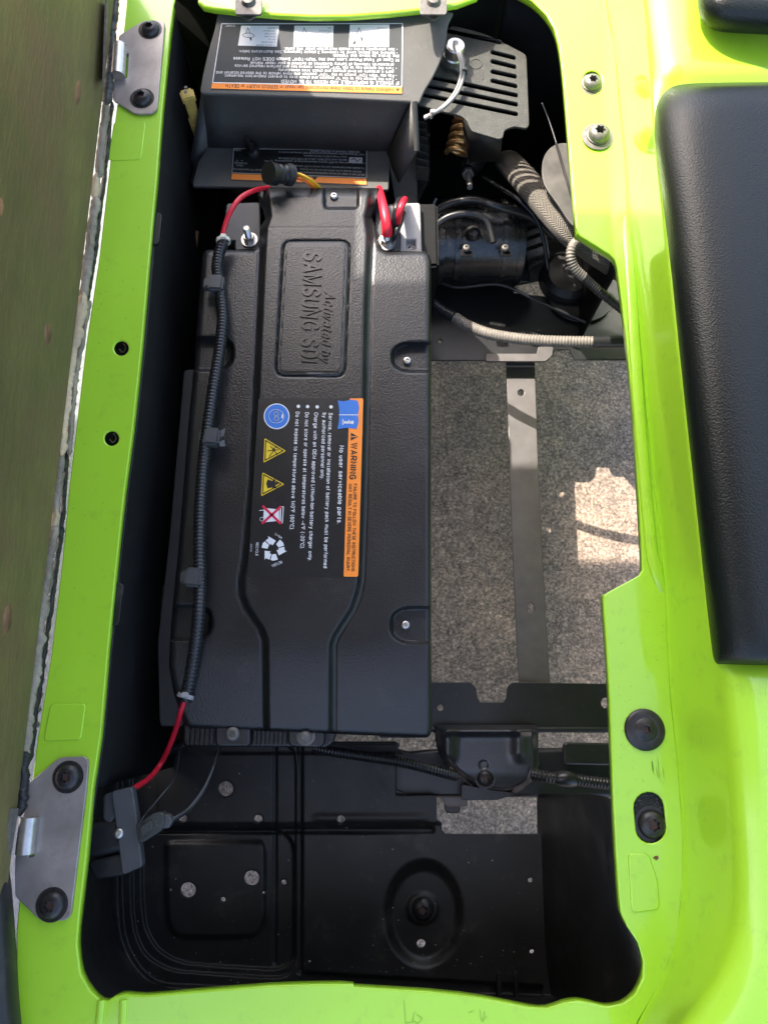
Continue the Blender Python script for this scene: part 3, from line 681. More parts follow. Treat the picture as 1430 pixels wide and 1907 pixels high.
F = np.stack([base+nx, base+nx+1, base+1, base], -1)
o = link("tray_floor", mesh(Vt, F.tolist()), M['black'], tray, angle=180); solidify(o, .003, -1)
rw = []
for (y, a, b_) in ((1478, 1003, 1138), (1520, 1004, 1143), (1600, 1006, 1149), (1700, 1009, 1158), (1760, 1012, 1195), (1820, 1018, 1205), (1862, 1024, 1190), (1890, 1030, 1180)):
    rw.append([W(a-3, y, TZ-.034), W(a+5, y, TZ-.024), W(a+28, y, TZ+.035), W(a+60, y, -.17), W(b_+6, y, -.02)])
o = link("tray_side", loft_mesh(rw), M['black'], tray, angle=180); subsurf(o, 2); solidify(o, .003, 0)
rw = []
for e, f in (((183, 1395), (205, 1395)), ((172, 1460), (206, 1460)), ((164, 1540), (206, 1540)), ((153, 1640), (207, 1640)), ((144, 1730), (212, 1735)), ((146, 1800), (230, 1792)), ((166, 1850), (262, 1826)), ((196, 1876), (318, 1846)), ((280, 1872), (420, 1856)), ((420, 1868), (520, 1866))):
    f, e = np.array(f, float), np.array(e, float); dn = (f-e)/np.linalg.norm(f-e)
    rw.append([W(*(f+dn*14), TZ-.026), W(*(f+dn*3), TZ-.012), W(*(f-dn*10), TZ+.03), W(*(e+(f-e)*.45), -.17), W(*(e-dn*4), -.013)])
o = link("tray_side", loft_mesh(rw), M['black'], tray, angle=180); subsurf(o, 2); solidify(o, .003, 0)
rw = [[W(x, 1886, TZ+.02), W(x, 1895, -.15), W(x, 1905, -.015)] for x in range(130, 1230, 60)]
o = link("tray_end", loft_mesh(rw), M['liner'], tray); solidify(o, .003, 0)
bolt(tray, 'dome', 787, 1692, TZ-.033, .0165, 'boltblack', label="rust-tinged bolt in the round recess")
for x in (928, 960):
    link("tray_rib", box_mesh(W(x, 1832, TZ-.02), (.006, .034, .016), .002), M['black'], tray)

b = Buf(); rg = random.Random(5)
for k in range(130):
    x, y = rg.uniform(240, 1000), rg.choice((rg.uniform(1400, 1820), rg.uniform(1740, 1830)))
    if any(math.hypot(x-cx, y-cy) < r+6 for cx, cy, r in drill) or (x > 735 and y < 1560): continue
    r = rg.choice((.7, .8, 1.0, 1.7)); jj_ = int(np.argmin(np.abs(ys-y))); kk_ = int(np.argmin(np.abs(xs-x)))
    flat(b, [(x-r, y), (x, y-r*rg.uniform(.4, 1)), (x+r*rg.uniform(.6, 1.8), y+.2), (x+.2, y+r)], float(TZ+hz[jj_, kk_]), .0009)
b.link("tray_grit", mat("pale_grit", (0.30, 0.27, 0.23), .9), tray, smooth=False)['kind'] = 'stuff'
# ------------------------------------------------------------------ frame: under-plates, cross members, strap, bracket
frame = thing("chassis_frame", "black steel chassis members crossing below the battery compartment", "chassis frame", W(950, 900, -.4))
FZ = -0.36
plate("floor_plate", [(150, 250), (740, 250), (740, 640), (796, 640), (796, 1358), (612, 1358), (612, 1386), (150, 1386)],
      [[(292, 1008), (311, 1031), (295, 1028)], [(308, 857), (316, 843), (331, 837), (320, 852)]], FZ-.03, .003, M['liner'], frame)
deck = [(740, -20), (1260, -20), (1240, 560), (1215, 669), (1070, 669), (1061, 650), (1034, 650), (1024, 664), (1020, 670), (700, 670)]
plate("deck_plate", deck, [[(958, 531), (1005, 521), (1028, 554), (955, 546)], circle(819, 635, 5, 5, 12), stadium((914, 601), (938, 605), 4, 5)], FZ, .004, M['steel_black'], frame, bev=.0012)
plate("deck_flange", rounded([(905, 659), (1000, 659), (1003, 646), (1030, 646), (1027, 662), (1015, 672), (905, 672)], 3), [], FZ+.008, .005, M['strap'], frame)
cm = rounded([(795, 1272), (876, 1272), (885, 1282), (887, 1298), (893, 1309), (938, 1309), (944, 1300), (946, 1280), (954, 1272), (1160, 1275), (1160, 1361), (795, 1361)], 3)
plate("cross_member", cm, [circle(820, 1318, 7.5, 7.5, 16), circle(1127, 1309, 8.5, 10, 16)], FZ+.012, .004, M['steel_black'], frame, bev=.0012)
tube("cross_member_lip", [W(800, 1358, FZ+.011), W(1160, 1359, FZ+.011)], .0045, M['steel_black'], frame, seg=12)
# strap
sp = [(943, 668), (994, 668), (1000, 850), (1010, 1060), (1023, 1280), (968, 1280), (957, 1060), (949, 850)]
plate("long_strap", sp, [circle(970, 731, 7, 7, 18), stadium((988, 1129), (989, 1136), 8, 6)], FZ-.024, .005, M['strap'], frame, bev=.0014)
link("strap_step", plate_mesh(rounded([(943, 671), (994, 671), (995, 681), (944, 681)], 2), [], FZ-.009, .006, .0012), M['strap'], frame)
# cross tube behind the bracket
tb = [(735, 1402), (762, 1408), (800, 1404), (1160, 1400), (1160, 1478), (735, 1478)]
plate("cross_tube", rounded(tb, 4), [], FZ+.006, .03, M['steel_black'], frame, bev=.006)
plate("tube_web", rounded([(1052, 1386), (1150, 1388), (1150, 1422), (1052, 1420)], 6), [], FZ+.03, .008, M['steel_black'], frame, bev=.003)
plate("tube_foot", rounded([(812, 1478), (870, 1478), (868, 1500), (832, 1500), (824, 1488)], 4), [], FZ+.0, .012, M['strap'], frame, bev=.002)
plate("tube_foot_nut", rounded([(829, 1498), (856, 1498), (854, 1512), (832, 1512)], 3), [], FZ-.006, .012, M['boltblack'], frame, bev=.002)
plate("gap_plate", rounded([(560, 1386), (745, 1384), (738, 1402), (735, 1470), (756, 1480), (756, 1500), (560, 1500)], 6), [], TZ-.035, .004, M['steel_black'], frame)

brk = thing("pressed_bracket", "black pressed steel bracket with one bolt hanging off the cross member", "bracket", W(905, 1400, FZ))
P = rounded([(808, 1350), (1000, 1350), (1003, 1400), (1004, 1430), (985, 1465), (950, 1482), (900, 1478), (858, 1452), (818, 1410), (810, 1380)], [3, 3, 20, 40, 40, 30, 30, 20, 30, 20], 5)
gx, gy = np.meshgrid(np.linspace(800, 1010, 106), np.linspace(1346, 1490, 74)); d = -sdf(gx, gy, P)
h = .0*gx - .016*(1-sstep(d/13))
h += .011*np.exp(-((gx-834)/13)**2)*sstep((1432-gy)/30); h += .009*np.exp(-((gx-967)/14)**2)*sstep((1428-gy)/30)
h += .010*np.exp(-((gy-1358)/10)**2); h += -.008*sstep((gy-1430)/50); h -= .002*sstep((10-np.hypot(gx-900, gy-1424))/4)
zz = FZ+.045+h; u = gx-PW/2; v = PH/2-gy; dz = v*st-FPX*ct; tt = (zz-CAM_H)/dz
Vt = np.stack([tt*u, tt*(v*ct+FPX*st), zz], -1).reshape(-1, 3); nx = gx.shape[1]
ii, jj = np.nonzero((d[:-1, :-1]+d[1:, 1:])/2 > 0); bs = ii*nx+jj
o = link("bracket_shell", mesh(Vt, np.stack([bs+nx, bs+nx+1, bs+1, bs], -1).tolist()), M['bracket'], brk, angle=180); solidify(o, .004, -1)
bolt(brk, 'dome', 903, 1449, FZ+.042, .0125, 'boltblack')
plate("bracket_foot", rounded([(860, 1462), (960, 1478), (925, 1489), (860, 1489)], 3), [], FZ+.03, .006, M['steel_black'], brk)

# ------------------------------------------------------------------ the lithium battery
bat = thing("battery_pack", "black lithium battery pack with raised centre panel and orange striped warning label", "battery pack", W(590, 900, -.25))
BZ, PR = -0.088, 0.009
outl = [(483, 350), (480, 366), (490, 388), (494, 408), (484, 426), (482, 450), (478, 459), (469, 465), (389, 465), (381, 468), (377, 478), (368, 592), (361, 690), (352, 780), (342, 910), (332, 1030), (322, 1130), (317, 1195), (315, 1240),
        (324, 1290), (338, 1335), (346, 1352), (356, 1356), (600, 1366), (795, 1374), (802, 1368), (804, 1355), (803, 1200), (803, 700), (803, 486), (799, 474), (790, 468), (722, 468), (712, 463), (705, 449), (700, 424), (691, 402), (698, 386), (708, 366), (706, 350)]
panel = [(497, 330), (496, 362), (498, 388), (500, 402), (492, 424), (489, 470), (484, 575), (477, 740), (470, 900), (457, 1040), (450, 1082), (451, 1108), (460, 1132), (487, 1172), (494, 1192), (496, 1400),
         (617, 1400), (618, 1200), (624, 1184), (656, 1134), (667, 1102), (671, 1078), (676, 940), (680, 760), (683, 575), (689, 440), (684, 404), (688, 386), (691, 362), (690, 330)]
badge = rounded([(526, 447), (653, 447), (643, 703), (511, 701)], 20, 8)
pockets = [rounded([(840, 638), (752, 638), (730, 650), (730, 680), (750, 692), (840, 693)], 16), rounded([(840, 1131), (750, 1131), (728, 1144), (728, 1182), (748, 1197), (840, 1198)], 16),
           rounded([(300, 628), (415, 628), (434, 640), (434, 676), (412, 690), (300, 690)], 16), rounded([(260, 1128), (375, 1128), (394, 1140), (394, 1178), (372, 1192), (260, 1192)], 16)]
neckp = rounded([(604, 330), (604, 388), (667, 388), (667, 330)], 8)
def zb(py): return BZ - .018*sstep((py-1180)/260)
ys = np.unique(np.r_[np.arange(350, 1374.1, 2.0), 351, 465, 466.2, 466.8, 467.4, 469, 1366, 1370])
rowsx = []
for y in ys:
    xsn = []
    for i in range(len(outl)):
        (xa, ya), (xb, yb) = outl[i-1], outl[i]
        if (ya-y)*(yb-y) <= 0 and ya != yb: xsn.append(xa+(xb-xa)*(y-ya)/(yb-ya))
        elif ya == yb == y: xsn += [xa, xb]
    rowsx.append((min(xsn), max(xsn)))
sa, sm, sc_ = np.linspace(0, 1, 50)[:-1], np.linspace(0, 1, 120), np.linspace(0, 1, 50)[1:]
def columns(a, b_, y):
    l, r_ = max(a, 481.0), min(b_, 707.0)
    return np.r_[a+(l-a)*sa, l+(r_-l)*sm, r_+(b_-r_)*sc_]
PX = np.array([columns(a, b_, y) for (a, b_), y in zip(rowsx, ys)]); NX = PX.shape[1]; PY = np.repeat(ys[:, None], NX, 1)
d = -sdf(PX, PY, outl); h = np.zeros_like(PX)
Rr = 11.0; q = np.clip(d/Rr, 0, 1); h -= .009*(1-np.sqrt(np.clip(1-(1-q)**2, 0, 1)))
dp = -sdf(PX, PY, panel); h += PR*sstep((dp+4)/12); h -= .0012*sstep((3.5-np.abs(dp+7))/3)
h -= .004*sstep((368-PY)/16)*(PY < 372)
for pg in pockets: h -= .015*sstep((-sdf(PX, PY, pg)+3)/7)
h -= .011*sstep((-sdf(PX, PY, neckp)+3)/6)
db = -sdf(PX, PY, badge); h += -.0022*sstep((2.6-np.abs(db-1))/2.2) - .0022*sstep((1.6-np.abs(db-8))/1.4)*.35 + .0012*sstep((db-2)/5)
# fine moulding seam across the panel
h -= .00025*sstep((1.6-np.abs(PY-424))/1.4)*(dp > 4)
zz = zb(PY)+h; u = PX-PW/2; v = PH/2-PY; dz = v*st-FPX*ct; tt = (zz-CAM_H)/dz
Vt = np.stack([tt*u, tt*(v*ct+FPX*st), zz], -1); ny = len(ys)
V = [tuple(p) for p in Vt.reshape(-1, 3)]
F = [(i*NX+j+NX, i*NX+j+NX+1, i*NX+j+1, i*NX+j) for i in range(ny-1) for j in range(NX-1)]
loop = [j for j in range(NX)] + [i*NX+NX-1 for i in range(1, ny)] + [(ny-1)*NX+j for j in range(NX-2, -1, -1)] + [i*NX for i in range(ny-2, 0, -1)]
nb = len(V); V += [(V[i][0], V[i][1], -.30) for i in loop]; nl = len(loop)
F += [(loop[k], loop[(k+1) % nl], nb+(k+1) % nl, nb+k) for k in range(nl)]
cs = link("case", mesh(V, F), M['battery'], bat, angle=50)
PZ = BZ+PR
# raised lettering on the badge
b = Buf(); BS = PZ+.0006
tx(b, "SAMSUNG SDI", (567.5, 469), (561, 674), (29, 2.5), BS, dz=-.0005, bold=.02, ext=.0026)
tx(b, "Activated by", (606, 544), (597, 676), (17.5, 1.5), BS, dz=-.0005, bold=.012, shear=.25, ext=.0026)
b.link("raised_lettering", M['emboss'], bat, angle=40)
# warning label
wl = link("warning_label", plate_mesh(rounded([(482, 741), (677, 741), (667, 1074), (461, 1074)], 4), [], PZ+.0004, .0006, .0001), M['labelblack'], bat)
o_ = Buf(); flat(o_, rounded([(651, 742), (676.5, 742), (667, 1074), (640, 1074)], 3), PZ+.0004, .0003); o_.link("orange_band", M['orange'], wl, smooth=False)
LS = PZ+.0004; b = Buf()
for sx, p0, p1, c in (("No user serviceable parts.", (633, 830), (628.5, 976), 7.0),
        ("Service, removal or installation of battery pack must be performed", (613, 769), (603, 1058), 6.2),
        ("by authorized personnel only.", (601.5, 769), (597, 893), 6.2),
        ("Charge with an OEM approved Lithium-Ion battery charger only.", (586, 768), (574.5, 1045), 6.2),
        ("Do not store or operate at temperatures below -4°F (-20°C).", (569, 768), (560, 1022), 6.2),
        ("Do not expose to temperatures above 140°F (60°C).", (551.5, 767), (540.5, 987), 6.2)):
    tx(b, sx, p0, p1, (c, .2), LS, bold=.016)
for x, y in ((616.6, 758), (591, 758), (573, 757.5), (556, 757)): flat(b, circle(x, y, 3.2, 3.2, 12), LS, .0006)
tx(b, "RECYCLE", (477.5, 1010.5), (476.5, 1035), (4.2, .1), LS, bold=.01); tx(b, "610749", (467, 1013), (466.5, 1027), (2.8, .1), LS)
tx(b, "Li-Ion", (512, 995.5), (524, 1004), (-2.2, -4) if False else (3.0, -3.2), LS, bold=.01)
tx(b, "RETURN", (524, 1044), (506, 1052), (2.0, 4.0) if False else (2.2, 4.2), LS, bold=.01)
flat(b, circle(515.5, 775.5, 24, 24, 32), LS, .0004)
# bin symbol
flat(b, [(492, 946), (520, 949), (520, 970), (490, 973)], LS, .0005); stroke(b, [(523, 944), (522, 974)], 2.2, LS); stroke(b, [(528, 945), (526, 974)], 1.6, LS); stroke(b, [(520, 945), (528, 944)], 1.6, LS)
stroke(b, circle(488, 967, 3.6, 3.6, 12), 1.2, LS, closed=True); stroke(b, [(484, 951), (492, 950)], 1.3, LS)
# recycling arrows
for k in range(3):
    a0 = R(-55+120*k); c0 = np.array((509, 1022.5))
    def pt(r, a): return tuple(c0+r*np.array((math.cos(a), math.sin(a))))
    flat(b, [pt(10.5, a0-.05), pt(21.5, a0+.02), pt(22, a0+.40), pt(21, a0+.66), pt(10.5, a0+.66)], LS, .0006)
    flat(b, [pt(10, a0+.80), pt(21, a0+.76), pt(22, a0+1.12), pt(10.5, a0+1.2)], LS, .0006)
    flat(b, [pt(26, a0+1.10), pt(16, a0+1.80), pt(6.5, a0+1.22)], LS, .0006)
b.link("white_lettering", M['white'], wl, smooth=False)
b = Buf()
tx(b, "WARNING", (654.5, 824.5), (651.5, 893), (10.5, .3), LS, dz=.0006, bold=.028)
tx(b, "FAILURE TO FOLLOW THESE INSTRUCTIONS", (659, 901), (654.7, 1064), (5.5, .15), LS, dz=.0006, bold=.018)
tx(b, "MAY RESULT IN SEVERE PERSONAL INJURY.", (650, 901), (645.3, 1065), (5.5, .15), LS, dz=.0006, bold=.018)
flat(b, [(667, 813.5), (653.5, 806), (653, 821)], LS, .0006)
for T in ([(533, 840), (493, 816), (491, 862)], [(530, 902), (489, 879.6), (486.6, 924.6)]):
    c = np.mean(T, 0); Q = [tuple(c+(np.array(p)-c)*.80) for p in T]; stroke(b, Q, 2.0, LS, .0009, closed=True)
for p in ([(499, 840), (519, 838)], [(504, 832), (512, 838), (502, 850)], [(508, 838), (516, 832)], [(511, 839), (517, 847)]): stroke(b, p, 1.5, LS, .0009)
flat(b, [(496, 901), (499, 893), (507, 896), (514, 891), (512, 898), (521, 900), (513, 904), (516, 910), (505, 908), (499, 910)], LS, .0009)
b.link("black_lettering", M['blackprint'], wl, smooth=False)
b = Buf(); stroke(b, [(658.5, 813.5), (663.5, 813.5)], 1.6, LS, .0008); stroke(b, [(655, 813.5), (656.5, 813.5)], 1.6, LS, .0008); b.link("alert_mark", M['orange'], wl, smooth=False)
for T in ([(533, 840), (493, 816), (491, 862)], [(530, 902), (489, 879.6), (486.6, 924.6)]):
    b = Buf(); flat(b, rounded(T, 3, 3), LS, .0005); b.link("yellow_triangle", M['yelprint'], wl, smooth=False)
b = Buf(); flat(b, circle(515.5, 775.5, 22, 22, 32), LS, .0006); b.link("goggles_sign", M['blueprint'], wl, smooth=False); b = Buf()
flat(b, [(629, 746), (640, 748), (654, 744.5), (666.5, 747), (669, 760), (666.5, 772), (668, 785), (664, 799), (645, 797), (628.5, 799.5), (631, 785), (632, 772), (631.5, 760)], LS, .0006)
b.link("book_sign", M['blueprint'], wl, smooth=False)
b = Buf(); stroke(b, [(632, 773), (667, 773)], 1.4, LS, .0009); flat(b, circle(656, 787, 3.2, 3.2, 12), LS, .0009); stroke(b, [(639, 787), (651, 787)], 4, LS, .0009); stroke(b, [(638.5, 782.5), (638.5, 791)], 2, LS, .0009); stroke(b, [(650, 783.5), (650, 787)], 2, LS, .0009)
stroke(b, smooth_curve([(501, 775), (505, 766), (516, 763), (526, 768), (529, 776), (525, 785), (514, 788), (505, 785)], 4, True), 1.0, LS, .0009, closed=True)
stroke(b, circle(515, 771, 4, 4, 10), 1.6, LS, .0009, closed=True); stroke(b, circle(515, 780, 4, 4, 10), 1.6, LS, .0009, closed=True); flat(b, [(527, 769), (530, 774), (529, 780), (524, 779), (525, 773)], LS, .0009)
b.link("sign_drawings", M['white'], wl, smooth=False)
b = Buf(); stroke(b, [(491, 944), (522, 974)], 4.6, LS, .0009); stroke(b, [(522, 945), (490, 974)], 4.6, LS, .0009); b.link("red_cross", M['redprint'], wl, smooth=False)
for x, y, z in ((622, 366, PZ-.010), (758, 672, BZ-.013), (755, 1164, BZ-.013)): bolt(bat, 'small', x, y, z, .0058, 'chrome', name="screw")
# front skirt with ribs and two bolts
SZ = BZ-.036
plate("front_skirt", rounded([(345, 1344), (612, 1346), (622, 1362), (617, 1380), (606, 1388), (345, 1384)], 5), [], SZ, .02, M['battery'], bat, bev=.003)
rb = [box_mesh(W(x, 1372, SZ+.002), (.0028, .020, .008), .0008) for x in [352, 361, 370, 379, 388, 397] + [468, 476, 484, 492, 500, 508, 516, 524, 532, 540]]
V = []; F = []
for me in rb:
    n = len(V); V += [tuple(v.co) for v in me.vertices]; F += [tuple(i+n for i in p.vertices) for p in me.polygons]
link("skirt_ribs", mesh(V, F), M['battery'], bat)['kind'] = 'stuff'
plate("bolt_boss", rounded([(405, 1346), (462, 1347), (462, 1386), (405, 1386)], 6), [], SZ+.018, .026, M['battery'], bat, bev=.003)
plate("bolt_boss", rounded([(540, 1352), (555, 1338), (585, 1338), (600, 1356), (600, 1388), (540, 1386)], 10), [], SZ+.018, .026, M['battery'], bat, bev=.003)
bolt(bat, 'small', 434, 1367, SZ+.020, .0088, 'zinc'); 
def stud(parent, px, py, z, s=1.0, hgt=.022, m='chrome'):
    c = W(px, py, z); r = .0098*s
    w = link("washer", lathe_mesh([(.003*s, .0016), (r*1.12, .0016), (r*1.15, .0008), (r*1.15, 0)], 24, c), M[m], parent)
    hexp = [(r*.78*math.cos(k*math.pi/3+.4), r*.78*math.sin(k*math.pi/3+.4)) for k in range(6)]
    V, F = prism([c+Vector((x, y, .0016)) for x, y in hexp], [c+Vector((x*.95, y*.95, .0095*s)) for x, y in hexp]); link("nut", mesh(V, F), M[m], parent, angle=20)
    prof = []; n = 12
    for k in range(n): prof += [(.0046*s, .008*s+hgt*k/n), (.0040*s, .008*s+hgt*(k+.5)/n)]
    prof = [(.0001, .008*s+hgt), (.0036*s, .008*s+hgt)] + prof[::-1]
    link("threaded_stud", lathe_mesh(prof, 16, c), M[m], parent)
stud(bat, 570, 1371, SZ+.0185, 1.05, .010, 'zinc')
# connector tongue plates either side of the neck
plate("side_tongue", rounded([(750, 380), (780, 379), (783, 470), (747, 470)], 4), [rounded([(754, 444), (776, 444), (776, 467), (754, 467)], 3)], BZ-.02, .02, M['greyplastic'], bat, bev=.002)
link("sun_blocker", box_mesh((.041, .695, -.215), (.082, .11, .19), .004), M['liner'], bat)  # added box, blocks sun that would slip past the tongue to the ground
plate("terminal_shelf", rounded([(700, 384), (749, 384), (746, 470), (702, 470)], 4), [], BZ-.022, .02, M['darkgrey'], bat, bev=.002)
plate("tongue_socket", rounded([(752, 446), (774, 446), (774, 466), (752, 466)], 3), [circle(762, 460, 3, 3, 10)], BZ-.028, .004, M['greyplastic'], bat, bev=.001)
plate("side_tongue", rounded([(424, 380), (482, 378), (484, 470), (415, 470)], 4), [rounded([(418, 446), (440, 446), (440, 467), (416, 467)], 3)], BZ-.022, .02, M['darkgrey'], bat, bev=.002)
stud(bat, 465, 447, BZ-.021, 1.12, .020); stud(bat, 720, 452, BZ-.019, 1.25, .022)
plate("side_ledge", rounded([(345, 690), (366, 690), (335, 1060), (318, 1200), (340, 1350), (300, 1350), (296, 1200), (318, 1000)], 6), [], -.19, .01, M['darkgrey'], bat, bev=.002)
plate("side_foot", rounded([(280, 1092), (326, 1092), (322, 1146), (276, 1146)], 5), [circle(305, 1113, 4, 4, 12)], -.2, .01, M['black'], bat, bev=.002)

# ------------------------------------------------------------------ wiring on the battery
loom = thing("corrugated_wire_loom", "long black corrugated wire loom clipped along the battery with red wire ends", "wire loom", W(395, 800, BZ))
LZ = BZ+.022
lp = [(416, 452, LZ), (408, 475, LZ), (405, 505, LZ), (411, 545, LZ), (415, 595, LZ), (409, 655, LZ), (400, 710, LZ), (391, 770, LZ), (383, 830, LZ), (377, 890, LZ), (373, 960, LZ), (372, 1030, LZ), (373, 1090, LZ), (370, 1150, LZ-.002), (363, 1210, LZ-.01), (353, 1270, LZ-.02), (345, 1306, LZ-.026)]
tube("corrugated_sleeve", pxpath(lp), .0083, M['conduit'], loom, seg=14, n=10, ring=(.0047, .0013))
tube("red_wire", pxpath([(500, 350, -.10), (476, 354, BZ+.02), (450, 367, BZ+.034), (432, 390, BZ+.036), (420, 418, BZ+.03), (414, 446, LZ+.004)]), .0036, M['red'], loom, seg=10)
tube("red_wire", pxpath([(345, 1302, LZ-.026), (337, 1325, LZ-.034), (330, 1352, LZ-.05), (315, 1392, LZ-.07), (298, 1425, LZ-.085), (275, 1452, LZ-.05), (240, 1474, -.05)]), .0034, M['red'], loom, seg=10)
def tie(px, py, z, ang, rr, m, parent, w=.005):
    c = W(px, py, z); rt = Matrix.Rotation(ang, 3, 'Z') @ Matrix.Rotation(R(90), 3, 'X')
    link("cable_tie", lathe_mesh([(rr, -w/2), (rr+.0015, -w/2), (rr+.0015, w/2), (rr, w/2)], 22, c, rot=rt, cap=False), M[m], parent)
    link("tie_head", box_mesh(c+Vector((.002, .001, rr+.001)), (.008, .007, .005), .001), M[m], parent)
tie(416, 449, LZ, R(8), .0086, 'nylon', loom); tie(346, 1296, LZ-.024, R(-15), .009, 'greyplastic', loom)
for k, (x, y, tail) in enumerate(((404, 530, 0), (396, 815, 1), (362, 1076, 0))):
    c = link("loom_clip", box_mesh(W(x, y, LZ+.004), (.021, .024, .017), .003, Matrix.Rotation(R(-4), 3, 'Z')), M['darkgrey'], loom)
    link("clip_lug", box_mesh(W(x-15, y, LZ-.004), (.012, .016, .014), .002), M['darkgrey'], c)
    if tail:
        V, F = prism([W(x+12, y-12, LZ-.002), W(x+24, y-18, LZ-.004), W(x+22, y-4, LZ-.004), W(x+14, y, LZ-.002)][::-1], [W(x+12, y-12, LZ+.006), W(x+24, y-18, LZ+.002), W(x+22, y-4, LZ+.002), W(x+14, y, LZ+.006)][::-1]); link("clip_tail", mesh(V, F), M['darkgrey'], c)
        V, F = prism([W(x+12, y+8, LZ-.002), W(x+22, y+4, LZ-.004), W(x+24, y+16, LZ-.004), W(x+14, y+16, LZ-.002)][::-1], [W(x+12, y+8, LZ+.006), W(x+22, y+4, LZ+.002), W(x+24, y+16, LZ+.002), W(x+14, y+16, LZ+.006)][::-1]); link("clip_tail", mesh(V, F), M['darkgrey'], c)

pos = thing("red_battery_lead", "red sleeved battery lead on the terminal stud beside the grey tongue", "battery lead", W(718, 420, BZ))
tube("red_boot", pxpath([(706, 352, -.13), (710, 368, -.09), (715, 392, -.072), (720, 420, -.074), (721, 436, -.086)]), lambda t: .0056+.0026*t, M['red'], pos, seg=12)
tube("ring_lug", pxpath([(721, 430, -.082), (720, 444, -.097)]), .0065, M['chrome'], pos, seg=10, flat=.5)
neg = thing("paired_leads", "red and black leads bent over between terminal stud and grey tongue", "battery lead", W(745, 400, BZ))
tube("red_wire", pxpath([(738, 432, -.108), (741, 412, -.075), (745, 392, -.058), (750, 378, -.062), (754, 372, -.10)]), .0050, M['red'], neg, seg=10)
tube("black_wire", pxpath([(728, 446, -.110), (731, 426, -.088), (735, 402, -.066), (739, 382, -.062), (744, 372, -.10)]), .0044, M['conduit'], neg, seg=10)
tube("black_wire", pxpath([(727, 452, -.11), (736, 436, -.085), (745, 415, -.082), (752, 398, -.1)]), .0042, M['conduit'], neg, seg=10)
plug = thing("round_plug", "black round ribbed plug with yellow and orange wires above battery neck", "cable plug", W(522, 325, BZ))
tube("plug_body", [W(505, 325, -.055), W(528, 324, -.06), W(547, 327, -.068)], .0135, M['black'], plug, seg=20, ring=(.009, .002))
tube("plug_nose", [W(500, 322, -.047), W(513, 325, -.056)], .0155, M['black'], plug, seg=20)
tube("plug_collar", [W(533, 325, -.062), W(543, 326, -.066)], .0155, M['black'], plug, seg=20)
tube("yellow_wire", pxpath([(545, 322, -.066), (562, 326, -.06), (580, 336, -.065), (598, 352, -.1)]), .0022, M['yellow'], plug, seg=8)
tube("orange_wire", pxpath([(545, 329, -.067), (560, 333, -.064), (574, 341, -.07), (588, 354, -.1)]), .0022, M['orangewire'], plug, seg=8)
tube("grey_wire", pxpath([(545, 325, -.067), (561, 329, -.066), (577, 339, -.075), (592, 354, -.1)]), .0018, M['yellow'], plug, seg=8)

# ------------------------------------------------------------------ controller box with its cover at the far end
box = thing("controller_box", "grey plastic controller cover with upside-down instruction label and slanted front recess", "controller box", W(580, 180, -.1))
CS = (-0.314, 0.0, 0.30)
def cz(x, y): w = W(x, y, CS); return w.z
cov = rounded([(403, 52), (408, 22), (842, 24), (831, 46), (829, 72), (819, 112), (803, 145), (788, 168), (779, 190), (764, 187), (600, 179), (374, 172), (386, 110)], [6, 3, 3, 10, 20, 30, 30, 20, 4, 6, 40, 8, 40], 5)
plate("cover_plate", cov, [], CS, .004, M['cover'], box, bev=.0018)
rw = []
for x in np.linspace(376, 764, 12):
    yb = np.interp(x, [374, 600, 764], [172, 179, 187]); a = W(x, yb, CS); c = W(np.interp(x, [376, 764], [388, 722]), np.interp(x, [376, 764], [274, 281]), -.155)
    rw.append([a+Vector((0, 0, -.003)), a.lerp(c, .06)+Vector((0, .003, -.002)), a.lerp(c, .5)+Vector((0, .004, 0)), c])
o = link("recess_wall", loft_mesh(rw), M['cover'], box); solidify(o, .003, 0)
plate("switch_panel", rounded([(388, 272), (724, 279), (722, 352), (360, 345), (372, 300)], 3), [], -.155, .006, M['labelgrey'] if False else M['cover'], box, bev=.0015)
# gusset at the right of the recess and its bright vertical edge
A, B_, C_, D_ = W(768, 188, CS), W(777, 278, -.105), W(742, 340, -.165), W(722, 284, -.155)
o = link("side_gusset", mesh([A, B_, C_, D_], [(0, 1, 2, 3)]), M['cover'], box); solidify(o, .004, 0)
tube("gusset_edge", [W(771, 188, CS), W(774, 230, -.075), W(776, 280, -.103)], .0042, M['cover'], box, seg=10)
plate("lower_side", [(724, 300), (776, 282), (776, 380), (738, 380)], [], -.19, .004, M['cover'], box)
o = link("inner_side", mesh([W(376, 174, CS), W(388, 274, -.155), W(362, 345, -.155), W(350, 330, -.2)], [(0, 1, 2, 3)]), M['cover'], box); solidify(o, .003, 0)
